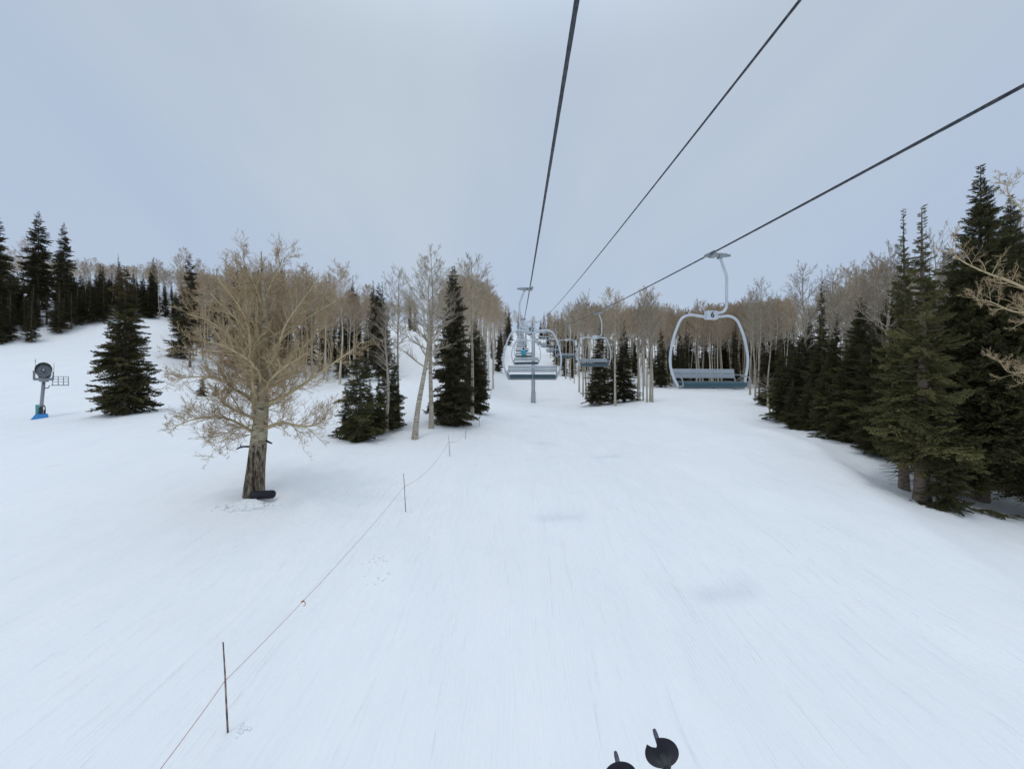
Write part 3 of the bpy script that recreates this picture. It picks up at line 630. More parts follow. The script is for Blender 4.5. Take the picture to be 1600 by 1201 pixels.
# --- the woods behind the counted trees: one mass of each kind
def wood(name, keys, zones, label, cat, seed, pal):
    g = random.Random(seed); pts, scl, rot, kid = [], [], [], []
    for n, px0, px1, D0, D1, tops, jit, hr, cond in zones:
        c = 0; tr_ = 0
        while c < n and tr_ < n*50:
            tr_ += 1; D = g.uniform(D0, D1); px = g.uniform(px0, px1); x = W(px, D)
            if corridor(x, D) or not ok(x, D, 1.5) or (cond and not cond(px, D, x)): continue
            TAKEN.append((x, D)); c += 1
            ty = np.interp(px, [a for a, b in tops], [b for a, b in tops])+g.gauss(.45, .6)*jit
            h = min(max(hpx(px, D, ty), hr[0]), hr[1]*g.uniform(.9, 1.05)); k = g.randrange(len(keys)); s_ = h/TPL[keys[k]][1]; q = g.uniform(.85, 1.2)
            pts.append((x, D, g1(x, D)-.05)); scl.append((s_*q, s_*q, s_)); rot.append((0, 0, g.uniform(0, 6.28))); kid.append(k)
    me = bpy.data.meshes.new(name); me.from_pydata(pts, [], [])
    for nm, dat in (('scl', scl), ('rot', rot)): me.attributes.new(nm, 'FLOAT_VECTOR', 'POINT').data.foreach_set('vector', np.array(dat, np.float32).ravel())
    me.attributes.new('kid', 'INT', 'POINT').data.foreach_set('value', np.array(kid, np.int32))
    cl = bpy.data.collections.new(name+'_kinds')
    for j, k in enumerate(keys):
        ch = CH[k]; Vs, Fs, mi, tn, off = [], [], [], [], 0; mats = []
        for q, c in enumerate(ch):
            m_ = c.data; v = np.empty(len(m_.vertices)*3, np.float32); m_.vertices.foreach_get('co', v); f = np.empty(len(m_.loops), np.int32); m_.loops.foreach_get('vertex_index', f)
            Vs.append(v.reshape(-1, 3)); Fs.append(f.reshape(-1, 4)+off); off += len(m_.vertices); mi.append(np.full(len(f)//4, q)); mats.append(m_.materials[0])
            t_ = np.zeros(len(m_.vertices), np.float32)
            if 'tint' in m_.attributes: m_.attributes['tint'].data.foreach_get('value', t_)
            tn.append(t_)
        mm = np_mesh('kind', np.concatenate(Vs), np.concatenate(Fs), True, np.concatenate(tn)); mm.polygons.foreach_set('material_index', np.concatenate(mi).astype(np.int32))
        for m_ in mats: mm.materials.append(m_)
        ob = bpy.data.objects.new('kind_%02d' % j, mm); cl.objects.link(ob)
    o = link(name, me); tag(o, label, cat, kind='stuff')
    ng = bpy.data.node_groups.new(name, 'GeometryNodeTree'); ng.interface.new_socket('Geometry', in_out='INPUT', socket_type='NodeSocketGeometry'); ng.interface.new_socket('Geometry', in_out='OUTPUT', socket_type='NodeSocketGeometry')
    A = ng.nodes.new; gi = A('NodeGroupInput'); go = A('NodeGroupOutput'); ip = A('GeometryNodeInstanceOnPoints'); ci = A('GeometryNodeCollectionInfo')
    ci.inputs['Collection'].default_value = cl; ci.inputs['Separate Children'].default_value = True; ip.inputs['Pick Instance'].default_value = True
    ng.links.new(gi.outputs[0], ip.inputs['Points']); ng.links.new(ci.outputs[0], ip.inputs['Instance'])
    for nm, ty_, sk in (('scl', 'FLOAT_VECTOR', 'Scale'), ('rot', 'FLOAT_VECTOR', 'Rotation'), ('kid', 'INT', 'Instance Index')):
        a = A('GeometryNodeInputNamedAttribute'); a.data_type = ty_; a.inputs['Name'].default_value = nm
        src = [q for q in a.outputs if q.enabled and q.name == 'Attribute'][0]; ng.links.new(src, ip.inputs[sk])
    ng.links.new(ip.outputs[0], go.inputs[0]); md = o.modifiers.new('wood', 'NODES'); md.node_group = ng
LH = lambda px, D, x: D > np.interp(px, [0, 60, 165, 270, 300], [64, 70, 80, 88, 90])
wood('aspen_wood', A6, [(110, -150, 330, 78, 125, [(-90, 402), (0, 398), (100, 405), (200, 408), (330, 425)], 16, (9, 23), LH),
    (150, 285, 600, 72, 140, [(285, 442), (350, 432), (430, 428), (500, 442), (600, 458)], 18, (9, 23), lambda px, D, x: not (550 < px and D < 76)), (40, 600, 705, 130, 200, [(600, 466), (700, 478)], 10, (8, 22), None),
    (75, 690, 792, 70, 260, [(690, 448), (740, 436), (770, 458), (792, 490)], 14, (9, 22), None), (100, 830, 1045, 115, 260, [(830, 492), (868, 496), (900, 478), (1045, 480)], 12, (9, 24), None),
    (140, 1028, 1240, 94, 150, [(1028, 488), (1090, 484), (1150, 472), (1240, 466)], 10, (9, 22), None), (60, 1215, 1760, 60, 110, [(1215, 470), (1300, 440), (1420, 425), (1760, 380)], 20, (8, 21), edge)],
    'mass of brown leafless aspens filling the woods behind the nearer trees', 'aspen wood', 21, None)
wood('spruce_wood', S4, [(70, -150, 330, 74, 125, [(-90, 450), (330, 450)], 40, (6, 18), LH), (75, 285, 600, 74, 140, [(285, 490), (600, 490)], 50, (5, 14), lambda px, D, x: not (550 < px and D < 78)),
    (30, 690, 792, 75, 250, [(690, 520), (792, 505)], 20, (5, 16), None), (50, 830, 1045, 130, 300, [(830, 500), (868, 505), (1045, 530)], 14, (6, 20), None), (75, 1028, 1240, 96, 150, [(1028, 530), (1240, 520)], 30, (5, 14), None),
    (60, 1215, 1760, 46, 110, [(1215, 520), (1420, 460), (1760, 420)], 40, (7, 18), edge)],
    'mass of dark spruces filling the woods behind the nearer trees', 'spruce wood', 22, None)

# aspen off the right edge whose limbs reach into the picture
def limbs_mesh(lims, levels, tw, base_r=.06):
    """explicit limbs as polylines, then spawned branching. returns limb geo, twig geo"""
    geo = []; p, d, c, Ln, r0, r1 = [], [], [], [], [], []
    for pts, ra, rb in lims:
        sp_ = smooth_path(pts, 4); m = len(sp_)
        rads = .76*(ra+(rb-ra)*np.linspace(0, 1, m)**.8); geo.append(trunk_geo([tuple(q) for q in sp_], rads, 8))
        for a in range(m-1):
            s0, s1 = np.array(sp_[a]), np.array(sp_[a+1]); l_ = np.linalg.norm(s1-s0)
            if l_ < 1e-4: continue
            p.append(s0); d.append((s1-s0)/l_); c.append(np.zeros(3)); Ln.append(l_); r0.append(rads[a]); r1.append(rads[a+1])
    return geo, Br(np.array(p), np.array(d), np.array(c), np.array(Ln), np.array(r0), np.array(r1))
def build_branchy(root_name, base, trunk_pts, trunk_r, lims, label, seed, cat='aspen tree', counts=(2, 5, 4, 3), L1=(.5, 1.3), tw=.007, lenf=None, bark=None, frac0=0):
    g = np.random.default_rng(seed)
    root = empty(root_name, base, 0, label, cat)
    link('trunk', np_mesh('trunk', *trunk_geo(trunk_pts, trunk_r, 16)), bark or M_hero_bark, root)
    geo, segs = limbs_mesh(lims, 0, tw)
    n = counts[0]; B = len(segs.p); idx = np.repeat(np.arange(B), n); m = len(idx); t = g.uniform(0, 1, m)
    T = segs.tan(idx, t); Rn = g.normal(size=(m, 3)); Pn = nrm(Rn-(Rn*T).sum(-1, keepdims=True)*T)
    d = nrm(T*.75+Pn*.95*g.uniform(.6, 1.3, m)[:, None]+np.array([0, 0, .16]))
    rr = (segs.r0[idx]*(1-t)+segs.r1[idx]*t)
    Lb = g.uniform(*L1, m)*(.55+np.minimum(rr/.06, 1.0)*.6)
    keep = rr < .13; 
    b1 = Br(segs.at(idx, t)[keep], d[keep], (g.normal(size=(m, 3))*.26+np.array([0, 0, .12]))[keep], Lb[keep], np.minimum(rr*.45, .017)[keep], (np.minimum(rr*.45, .017)*.4)[keep])
    b2 = spawn(b1, counts[1], .15, 1, .55, .8, .12, .2, .62, tw*1.2, g=g)
    b3 = spawn(b2, counts[2], .15, 1, .6, .9, .08, .26, .65, tw, g=g)
    b4 = spawn(b3, counts[3], .15, 1, .6, .85, .06, .22, .7, tw*.75, g=g)
    link('limbs', np_mesh('limbs', *join(geo+[b1.mesh(4, 5)])), M_twig_hero, root)
    link('crown', np_mesh('crown', *join([b2.mesh(3, 4), b3.mesh(2, 3), b4.mesh(1, 3)])), M_twigtip_hero, root)
    return root

# --- the big spreading aspen
HD = 18.0; hx = W(398, HD); hz = g1(hx, HD)
def hp(px, py, dy=0):   # photo plane through the tree; dy metres in depth
    D = HD+dy; return ((px-800)/F*D-hx, dy, CZ-(py-600)/F*D-hz)
tp = [hp(397, 795), hp(397, 768), hp(400, 730), hp(404, 690), hp(408, 650), hp(411, 600), hp(412, 550), hp(413, 500), hp(411, 450), hp(409, 415), hp(408, 392)]
tp = [tuple(q) for q in smooth_path(tp, 4)]
tr_ = np.interp(np.linspace(0, 10, len(tp)), [0, 1, 2, 3, 4, 5, 6, 7, 8, 9, 10], [.52, .44, .37, .34, .30, .20, .16, .12, .08, .045, .018])
LM = [([hp(405, 672), hp(399, 640, -.1), hp(395, 600, -.2), hp(397, 560, -.3), hp(401, 520, -.3), hp(402, 480, -.2), hp(400, 440, 0)], .19, .03),
      ([hp(403, 682), hp(385, 668), hp(360, 655), hp(335, 650, -.6), hp(300, 655, -1), hp(270, 668, -1.2)], .11, .02),
      ([hp(402, 655), hp(378, 645), hp(352, 632, -.5), hp(345, 622, -.8)], .10, .05),
      ([hp(405, 632), hp(385, 618), hp(362, 604, -.4), hp(350, 592, -.6), hp(310, 588, -1), hp(272, 592, -1.4)], .12, .02),
      ([hp(352, 594, -.6), hp(340, 570, -.6), hp(322, 555, -.4), hp(290, 545, .3)], .07, .015),
      ([hp(405, 600), hp(388, 560, .2), hp(360, 525, .5), hp(325, 500, .6), hp(292, 490, .6)], .10, .015),
      ([hp(406, 640), hp(395, 600, -.5), hp(392, 550, -.9), hp(385, 500, -1.1), hp(360, 460, -1.2), hp(338, 432, -1.3)], .13, .015),
      ([hp(416, 668), hp(440, 660, -.4), hp(465, 664, -.8), hp(490, 664, -1), hp(512, 648, -1.2)], .12, .02),
      ([hp(416, 630), hp(445, 618, -.3), hp(470, 602, -.5), hp(500, 582, -.8), hp(530, 560, -1), hp(560, 540, -1.1)], .13, .02),
      ([hp(416, 605), hp(440, 596, .2), hp(462, 575, .3), hp(472, 545, .3), hp(495, 520, .5), hp(520, 480, .6)], .11, .015),
      ([hp(414, 580), hp(432, 550, -.4), hp(445, 510, -.6), hp(468, 475, -.8), hp(490, 445, -.9)], .10, .015),
      ([hp(412, 560), hp(402, 520, .6), hp(385, 480, .9), hp(372, 440, 1.1), hp(360, 425, 1.2)], .09, .015),
      ([hp(413, 540), hp(425, 500, .7), hp(440, 460, 1.0), hp(450, 428, 1.2)], .09, .015),
      ([hp(411, 480), hp(398, 445, -.3), hp(385, 415, -.4), hp(378, 400, -.4)], .06, .012),
      ([hp(411, 470), hp(425, 440, .2), hp(437, 415, .3), hp(442, 400, .3)], .06, .012),
      ([hp(400, 600), hp(378, 560, 1.0), hp(345, 530, 1.8), hp(310, 470, 2.4)], .09, .015),
      ([hp(418, 600), hp(440, 565, 1.2), hp(480, 535, 2.0), hp(515, 500, 2.6)], .09, .015),
      ([hp(408, 600), hp(404, 580, -1.4), hp(385, 560, -2.4), hp(350, 540, -3.0), hp(310, 530, -3.3)], .09, .015),
      ([hp(414, 610), hp(425, 590, -1.5), hp(450, 570, -2.4), hp(480, 550, -3.1)], .09, .015),
      ([hp(410, 640), hp(412, 620, 1.5), hp(400, 600, 2.8), hp(380, 570, 3.6)], .09, .015),
      ([hp(412, 640), hp(430, 625, 1.5), hp(450, 600, 2.8), hp(470, 560, 3.5)], .09, .015),
      ([hp(404, 660), hp(370, 672, -.8), hp(345, 690, -1.2), hp(325, 690, -1.4)], .05, .01),
      ([hp(409, 560), hp(380, 510), hp(340, 470, -.2), hp(318, 445, -.3)], .08, .015),
      ([hp(415, 560), hp(450, 520, .1), hp(490, 490, .2), hp(525, 470, .2)], .08, .015)]
ha = build_branchy('spreading_aspen', (hx, HD, hz), tp, tr_, LM, 'wide spreading leafless aspen standing alone on the snow with rough dark lower trunk', 5, counts=(2, 5, 5, 3), L1=(.5, 1.35), tw=.0052)
st = Geo(); st.tube([hp(392, 697), hp(380, 697), hp(373, 699), hp(370, 701)], [.05, .045, .04, .03], 6); st.tube([hp(376, 697, -.02), hp(376, 694)], .025, 5)
st.tube([hp(413, 686), hp(420, 690), hp(425, 692)], [.05, .05, .035], 6); st.done('broken_stub', M_dark, ha)
# black roll at the foot and snow clods
lx = W(405, 17.4); rl = Geo(); rl.tube([(-.55, .2, -.04), (-.50, .19, -.04), (.50, -.02, .06), (.56, -.03, .065), (.565, -.03, .065)], [.13, .18, .18, .15, .02], 20)
o = rl.done('padding_roll', M_black); o.location = (W(408, 17.3), 17.3, g1(W(408, 17.3), 17.3)+.24); tag(o, 'black rubber padding roll lying at the foot of the spreading aspen', 'padding roll')
bm = bmesh.new()
for i in range(150):
    a = random.uniform(0, 6.28); q = abs(random.gauss(0, 1)); x = W(392, 17)+math.cos(a)*q*.62; y = 16.75+math.sin(a)*q*.32
    s = random.uniform(.07, .26)*math.exp(-q*.5)
    r_ = bmesh.ops.create_icosphere(bm, subdivisions=2, radius=s, matrix=Matrix.Translation((x, y, g1(x, y)+s*.25)))
    for v in r_['verts']: v.co += Vector([random.uniform(-1, 1)*s*.22 for _ in range(3)])
me = bpy.data.meshes.new('snow_clods'); bm.to_mesh(me); bm.free()
for p_ in me.polygons: p_.use_smooth = True
tag(link('snow_clods', me, M_snow), 'heap of loose snow clods in front of the black roll', 'snow clods', kind='stuff')

bm = bmesh.new()
for cx_, cy_, n_, sp_ in ((W(370, 7.5), 7.55, 14, .10), (W(595, 13.5), 13.4, 26, .28), (W(640, 17.4), 17.5, 8, .12), (W(600, 12.6), 12.6, 14, .4), (W(1440, 10), 10, 0, 1)):
    for i in range(n_):
        x = cx_+random.gauss(0, sp_); y = cy_+random.gauss(0, sp_*.6); q_ = random.uniform(.012, .045)
        r_ = bmesh.ops.create_icosphere(bm, subdivisions=1, radius=q_, matrix=Matrix.Translation((x, y, g1(x, y)+q_*.2)))
        for v in r_['verts']: v.co += Vector([random.uniform(-1, 1)*q_*.25 for _ in range(3)])
me = bpy.data.meshes.new('snow_crumbs'); bm.to_mesh(me); bm.free()
for p_ in me.polygons: p_.use_smooth = True
tag(link('snow_crumbs', me, M_snow), 'scattered crumbs of kicked up snow lying on the groomed run', 'snow crumbs', kind='stuff')

# --- aspen off the right edge
RD = 15.5; rx = W(1668, RD); rz_ = g1(rx, RD)
def rp_(px, py, dy=0):
    D = RD+dy; return ((px-800)/F*D-rx, dy, CZ-(py-600)/F*D-rz_)
tp2 = [(0, 0, -.4)]+[rp_(1668-i*1.5, 800-i*60) for i in range(1, 11)]
tp2 = [tuple(q) for q in smooth_path(tp2, 3)]; tr2 = np.linspace(.30, .04, len(tp2))
LM2 = [([rp_(1655, 470), rp_(1620, 458), rp_(1580, 440), rp_(1540, 425, -.3), rp_(1500, 405, -.4), rp_(1480, 380, -.5)], .09, .012),
       ([rp_(1658, 500), rp_(1610, 490), rp_(1580, 485, -.3), rp_(1545, 470, -.4), rp_(1520, 468, -.4)], .06, .01),
       ([rp_(1660, 590), rp_(1630, 590), rp_(1600, 582, -.4), rp_(1575, 580, -.5), rp_(1560, 560, -.6)], .05, .01),
       ([rp_(1655, 400), rp_(1630, 360), rp_(1600, 330, .3), rp_(1575, 300, .4), rp_(1580, 270, .4)], .06, .01),
       ([rp_(1655, 380), rp_(1675, 330), rp_(1690, 280)], .06, .01), ([rp_(1660, 420), rp_(1700, 390), rp_(1740, 340)], .07, .01),
       ([rp_(1655, 330), rp_(1640, 290), rp_(1620, 250)], .05, .01)]
build_branchy('bare_aspen', (rx, RD, rz_), tp2, tr2, LM2, 'bare aspen past the right edge whose pale limbs reach into the photo', 9, counts=(1, 5, 5, 2), L1=(.4, 1.2), tw=.0055, bark=M_aspen)
# fallen boughs under the right hand trees
g_ = np.random.default_rng(3); q = []
for i in range(16):
    s_ = spray(g_, 10, 3, .1, .05)*g_.uniform(.4, .75); a = g_.uniform(0, 6.28); c, s = math.cos(a), math.sin(a)
    s_ = s_@np.array([[c, s, 0], [-s, c, 0], [0, 0, 1]]); x, y = W(1535, 18.8)+g_.normal()*.7, 18.8-.3*0+g_.normal()*.22
    s_ += np.array([x, y, g1(x, y)+.08+g_.uniform(0, .12)]); q.append(s_)
q = np.concatenate(q); tag(link('fallen_bough', np_mesh('fallen_bough', q, np.arange(len(q)).reshape(-1, 4), False, g_.uniform(0, 1, len(q))), M_fol_olive),
    'broken green spruce bough lying on the snow under the tallest spruce', 'branch')
g_ = np.random.default_rng(4); q = []
for i in range(14):
    s_ = spray(g_, 8, 2, .1, .05)*g_.uniform(.3, .5); a = g_.uniform(0, 6.28); c, s = math.cos(a), math.sin(a)
    s_ = s_@np.array([[c, s, 0], [-s, c, 0], [0, 0, 1]]); x, y = W(1440, 19.7)+g_.normal()*.42, 19.6+g_.normal()*.2
    s_ += np.array([x, y, g1(x, y)+.05]); q.append(s_)
q = np.concatenate(q); tag(link('needle_litter', np_mesh('needle_litter', q, np.arange(len(q)).reshape(-1, 4), False, g_.uniform(0, .5, len(q))), M_fol_dark),
    'dark fallen needles and twigs round the base of the olive fir', 'needle litter', kind='stuff')

# ------------------------------------------------------------------ the lift
def ropez(y):
    if y <= 75: return CZ+2.66+.060*y+.0006*y*y
    base = CZ+2.66+.060*75+.0006*75*75; k = (y-75) % 80; n_ = (y-75)//80
    return base+.150*(y-75)-.00035*k*(80-k)*1.2
LX, RX, CX = .43, 5.05, 2.74
def rope(name, x0, zf, rad, y0, y1, label, near=34, lobes=6, strands=True):
    ys = np.concatenate([np.arange(y0, near, .035), np.arange(near, y1, .5)]) if strands else np.arange(y0, y1, .4)
    P = np.stack([x0+ALIFT*ys, ys, np.array([zf(v) for v in ys])], 1)
    n = 18; an = np.arange(n)*2*math.pi/n; T = nrm(np.gradient(P, axis=0)); A = nrm(np.cross(T, np.array([0, 0, 1.]))); B = np.cross(T, A)
    tw_ = ys*2*math.pi/.42/lobes*1.0
    rr = rad*(1+.16*np.abs(np.cos(lobes/2*(an[None]+tw_[:, None])))-.10)
    V_ = P[:, None]+rr[..., None]*(A[:, None]*np.cos(an)[:, None]+B[:, None]*np.sin(an)[:, None])
    idx = np.arange(len(ys)*n).reshape(len(ys), n); j = (np.arange(n)+1) % n
    o = link(name, np_mesh(name, V_.reshape(-1, 3), np.stack([idx[:-1], idx[:-1][:, j], idx[1:][:, j], idx[1:]], -1).reshape(-1, 4)), M_rope)
    return tag(o, label, 'cable')
rope('haul_rope', LX, ropez, .020, -6, 395, 'thick twisted steel rope carrying the uphill chairs, leftmost cable')
rope('haul_rope', RX, lambda y: ropez(y)+.08, .020, -6, 395, 'thick twisted steel rope carrying the downhill chairs, lowest on the right')
def commz(y): return CZ+3.5+.060*y+.0006*y*y if y <= 75 else ropez(y)+.95
rope('communication_cable', CX, commz, .0145, -6, 395, 'thinner dark cable hanging between the two chair ropes')

# chair template, origin at the rope, facing +y
def number(txt, parent, loc, flip):
    cu = bpy.data.curves.new('number', 'FONT'); cu.body = txt; cu.size = .21; cu.extrude = .003; cu.align_x = 'CENTER'; cu.align_y = 'CENTER'; cu.offset = .004
    ob = bpy.data.objects.new('number', cu); COL.objects.link(ob); dg = bpy.context.evaluated_depsgraph_get()
    me = bpy.data.meshes.new_from_object(ob.evaluated_get(dg)); bpy.data.objects.remove(ob)
    o = link('number', me, M_text, parent); o.location = loc; o.rotation_euler = (R(90), 0, R(180) if flip else 0); return o
def make_chair():
    c = empty('lift_chair', (0, 0, 0))
    g = Geo(); g.tube([(-.56, 0, .0), (-.50, 0, .0), (-.48, 0, .0), (-.16, 0, .0)], [.03, .045, .055, .055], 12)
    g.tube([(-.60, 0, 0), (-.55, 0, 0)], .035, 8); g.box((-.10, 0, -.02), (.16, .20, .10), bevel=.02); g.box((-.01, 0, .012), (.07, .42, .075), bevel=.02); g.box((-.30, 0, -.03), (.10, .14, .14), bevel=.02)
    g.done('grip', M_grey, c)
    hpts = smooth_path([(-.30, 0, -.02), (-.36, 0, -.20), (-.46, 0, -.45), (-.50, 0, -.58), (-.50, 0, -.80), (-.50, 0, -1.15), (-.49, 0, -1.36), (-.43, 0, -1.48), (-.30, 0, -1.535), (-.05, 0, -1.55)], 4)
    Geo().tube(hpts, .037, 12).done('hanger', M_galv, c)
    bp = smooth_path([(-.95, .10, -3.50), (-1.03, .03, -3.28), (-1.11, 0, -3.0), (-1.125, 0, -2.68), (-1.04, 0, -2.25), (-.90, 0, -1.88), (-.78, 0, -1.70), (-.58, 0, -1.615), (-.3, 0, -1.635), (0, 0, -1.665),
                      (.3, 0, -1.635), (.58, 0, -1.615), (.78, 0, -1.70), (.90, 0, -1.88), (1.04, 0, -2.25), (1.125, 0, -2.68), (1.11, 0, -3.0), (1.03, .03, -3.28), (.95, .10, -3.50)], 4)
    Geo().tube(bp, .034, 12).done('bail', M_galv, c)
    pl = Geo().box((-.04, 0, -1.605), (.32, .13, .225), bevel=.015).done('number_plate', M_galv, c)
    g = Geo()
    for dz, y_ in ((0, -.262), (-.128, -.24)):
        g.box((0, y_, -3.075+dz), (1.84, .024, .118), bevel=.008)
    g.done('backrest', M_slat, c)
    fr = Geo()
    for s in (-1, 1):
        fr.tube(smooth_path([(s*.95, .10, -3.50), (s*.93, -.10, -3.46), (s*.915, -.22, -3.30), (s*.915, -.285, -3.02)], 4), .018, 8)
        fr.tube(smooth_path([(s*.95, .32, -3.46), (s*.97, .26, -3.28), (s*.96, .05, -3.20), (s*.93, -.22, -3.17)], 4), .016, 8)
        fr.tube([(s*1.07, .01, -3.16), (s*.93, -.2, -3.33)], .012, 6); fr.tube([(s*.95, .10, -3.50), (s*.95, .32, -3.46)], .018, 8)
    fr.tube(smooth_path([(0, .28, -3.54), (0, -.05, -3.535), (0, -.24, -3.44), (0, -.287, -3.08)], 3), .015, 6)
    for s in (-.5, .5): fr.tube([(s, .28, -3.54), (s, -.14, -3.51)], .015, 6)
    fr.tube([(-.94, .10, -3.535), (.94, .10, -3.535)], .02, 8); fr.tube([(-.94, -.14, -3.50), (.94, -.14, -3.50)], .016, 8)
    fr.done('seat_frame', M_grey, c)
    # seat pad: swept cross-section with rounded ends
    bm = bmesh.new(); prof = [(-.235, -3.37), (-.22, -3.345), (-.10, -3.365), (.10, -3.36), (.24, -3.365), (.315, -3.40), (.335, -3.45), (.30, -3.51), (.20, -3.515), (0, -3.50), (-.16, -3.475), (-.235, -3.42)]
    xs = [-.90, -.885, -.86, -.8, -.3, .3, .8, .86, .885, .90]; sc = [.55, .8, .93, 1, 1, 1, 1, .93, .8, .55]; cy, cz_ = .05, -3.43; rings = []
    for x, k in zip(xs, sc): rings.append([bm.verts.new((x, cy+(a-cy)*k, cz_+(b-cz_)*k)) for a, b in prof])
    for a, b in zip(rings, rings[1:]):
        for k in range(len(prof)): bm.faces.new((a[k], a[(k+1) % len(prof)], b[(k+1) % len(prof)], b[k])).smooth = True
    bm.faces.new(rings[0][::-1]); bm.faces.new(rings[-1]); bmesh.ops.recalc_face_normals(bm, faces=bm.faces)
    me = bpy.data.meshes.new('seat'); bm.to_mesh(me); bm.free(); link('seat', me, M_teal, c)
    return c
NTH = 'first second third fourth fifth sixth seventh eighth ninth tenth eleventh twelfth thirteenth fourteenth fifteenth sixteenth seventeenth eighteenth nineteenth twentieth twenty-first twenty-second twenty-third twenty-fourth'.split()
chair0 = make_chair(); parts0 = list(chair0.children)
def put_chair(y, left, label, group, first=False, swing=0):
    o = chair0 if first else chair0.copy()
    if not first:
        COL.objects.link(o)
        if 'group' in o: del o['group']
        for p_ in parts0:
            d = p_.copy(); COL.objects.link(d); d.parent = o
    x = (LX+.10 if left else RX)+ALIFT*y
    o.location = (x, y, ropez(y)+(0 if left else .08)); o.rotation_euler = (0, R(swing), 0 if left else math.pi)
    tag(o, label, 'lift chair', group); return o
def plate(o): return [k for k in o.children if k.name.startswith('number_plate')][0]
GU, GD = 'chairs going up the left rope', 'chairs coming down the right rope'
c92 = put_chair(15.5, True, 'empty chair number 92 seen from behind, nearest on the left rope', GU, first=True)
for k in range(1, 24):
    y = 15.5+15.4*k
    lab = {1: 'empty chair next above chair 92 on the left rope', 2: 'lift chair carrying the rider in blue', 3: 'empty chair just above the one with the rider in blue'}.get(k, NTH[k]+' chair up the left rope counting from chair 92, small and empty')
    cc = put_chair(y, True, lab, GU, swing=random.uniform(-1, 1))
    if k == 2: rider = cc
c6 = put_chair(10.5, False, 'empty chair number 6 facing the camera, nearest on the right rope', GD)
for k in range(1, 24):
    y = 10.5+16*k
    lab = {1: 'second empty chair on the right rope, hanging in front of the dark island spruce', 2: 'third empty chair on the right rope, left of the tree island'}.get(k, NTH[k]+' chair up the right rope counting from chair 6, small and empty')
    put_chair(y, False, lab, GD, swing=random.uniform(-1, 1))
c6.rotation_euler = (0, 0, math.pi+R(9))
number('92', plate(c92), (-.04, -.0685, -1.605), False)
number('6', plate(c6), (-.04, .0685, -1.605), True)

# towers
def make_tower(y, label):
    x = CX+ALIFT*y; zr = ropez(y); zg = g1(x, y); h = zr-zg
    t = empty('lift_tower', (x, y, zg), 0, label, 'lift tower', 'towers of the chairlift')
    Geo().tube([(0, 0, -.5), (0, 0, .2), (0, 0, h*.5), (0, 0, h-.5)], [.40, .40, .36, .32], 20).done('mast', M_galv, t)
    g = Geo(); g.box((0, 0, h-.55), (4.9, .34, .42), bevel=.03); g.done('crossarm', M_galv, t)
    g = Geo(); top = 1.35
    for s in (-1, 1):
        g.tube([(s*1.6, 0, h-.4), (s*2.35, 0, h+top)], .07, 8); g.tube([(s*.3, 0, h-.4), (s*.3, 0, h+top)], .05, 8); g.tube([(s*2.3, 0, h+.2), (s*.3, 0, h+top)], .03, 6)
    g.box((0, 0, h+top), (5.1, .16, .14)); g.box((0, 0, h+.45), (4.2, .10, .08)); g.box((0, 0, h+top+.12), (.25, .25, .2))
    g.done('lifting_frame', M_galv, t)
    for s in (-1, 1):
        q = Geo(); xx = s*(RX-LX)/2
        q.box((xx, 0, h-.30), (.10, 2.7, .16)); q.box((xx, 0, h-.45), (.18, .5, .3))
        for i in range(-3, 4):
            q.tube([(xx-.05, i*.42, h-.21), (xx+.05, i*.42, h-.21)], .18, 16)
        q.box((xx+s*.45, 0, h-.55), (.5, 2.9, .05)); q.done('sheave_assembly', M_grey, t)
    g = Geo()
    for sx in (-.42, .42):
        g.tube([(sx, -.48, -.1), (sx*.85, -.46, 2.0)], .035, 6); g.tube([(sx, .1, -.1), (sx*.85, .1, 2.0)], .035, 6); g.tube([(sx, -.48, .35), (sx, .1, .35)], .03, 6); g.tube([(sx, -.48, 1.9), (sx, .1, 1.9)], .03, 6)
    for i in range(6): g.tube([(-.42, -.48, .1+i*.38), (.42, -.48, .1+i*.38)], .03, 6)
    for i in range(int((h-3)/.32)): g.tube([(-.18, -.42, 2.1+i*.32), (.18, -.42, 2.1+i*.32)], .012, 4)
    for sx in (-.19, .19): g.tube([(sx, -.42, 1.9), (sx, -.40, h-.6)], .02, 5)
    g.done('ladder', M_grey, t)
make_tower(75, 'nearest grey lift tower with a ladder at its foot, behind chair 92')
make_tower(155, 'second lift tower up the line, mostly behind the chairs')
make_tower(235, 'third lift tower up the line, tiny above the rising snow')
make_tower(315, 'topmost lift tower visible near the end of the line')

# ------------------------------------------------------------------ rider
def skin(name, joints, edges, radii, m, parent, loc):
    me = bpy.data.meshes.new(name); me.from_pydata(joints, edges, []); o = link(name, me, m, parent); o.location = loc
    o.modifiers.new('skin', 'SKIN'); s = o.modifiers.new('sub', 'SUBSURF'); s.levels = 2; s.render_levels = 2
    for v, r_ in zip(me.skin_vertices[0].data, radii): v.radius = (r_, r_) if not hasattr(r_, '__len__') else r_
    me.skin_vertices[0].data[0].use_root = True
    o.modifiers['skin'].use_smooth_shade = True
    return o
ry = rider.location.y; px_ = rider.location.x+.02; sz = rider.location.z-3.34
per = empty('person', (px_, ry-.13, sz), 0, 'rider in a blue jacket and dark helmet sitting on a chair, seen from behind', 'person')
J = [(0, -.05, .12), (0, -.08, .30), (0, -.09, .48), (0, -.06, .60), (0, -.03, .68),   # pelvis spine chest neck head
     (.19, -.08, .50), (.29, .0, .28), (.22, .26, .16), (-.19, -.08, .50), (-.29, .0, .28), (-.22, .26, .16),
     (.11, .0, .12), (.14, .40, .10), (.15, .44, -.34), (.15, .60, -.42), (-.11, .0, .12), (-.14, .40, .10), (-.15, .44, -.34), (-.15, .60, -.42), (0, -.02, .78)]
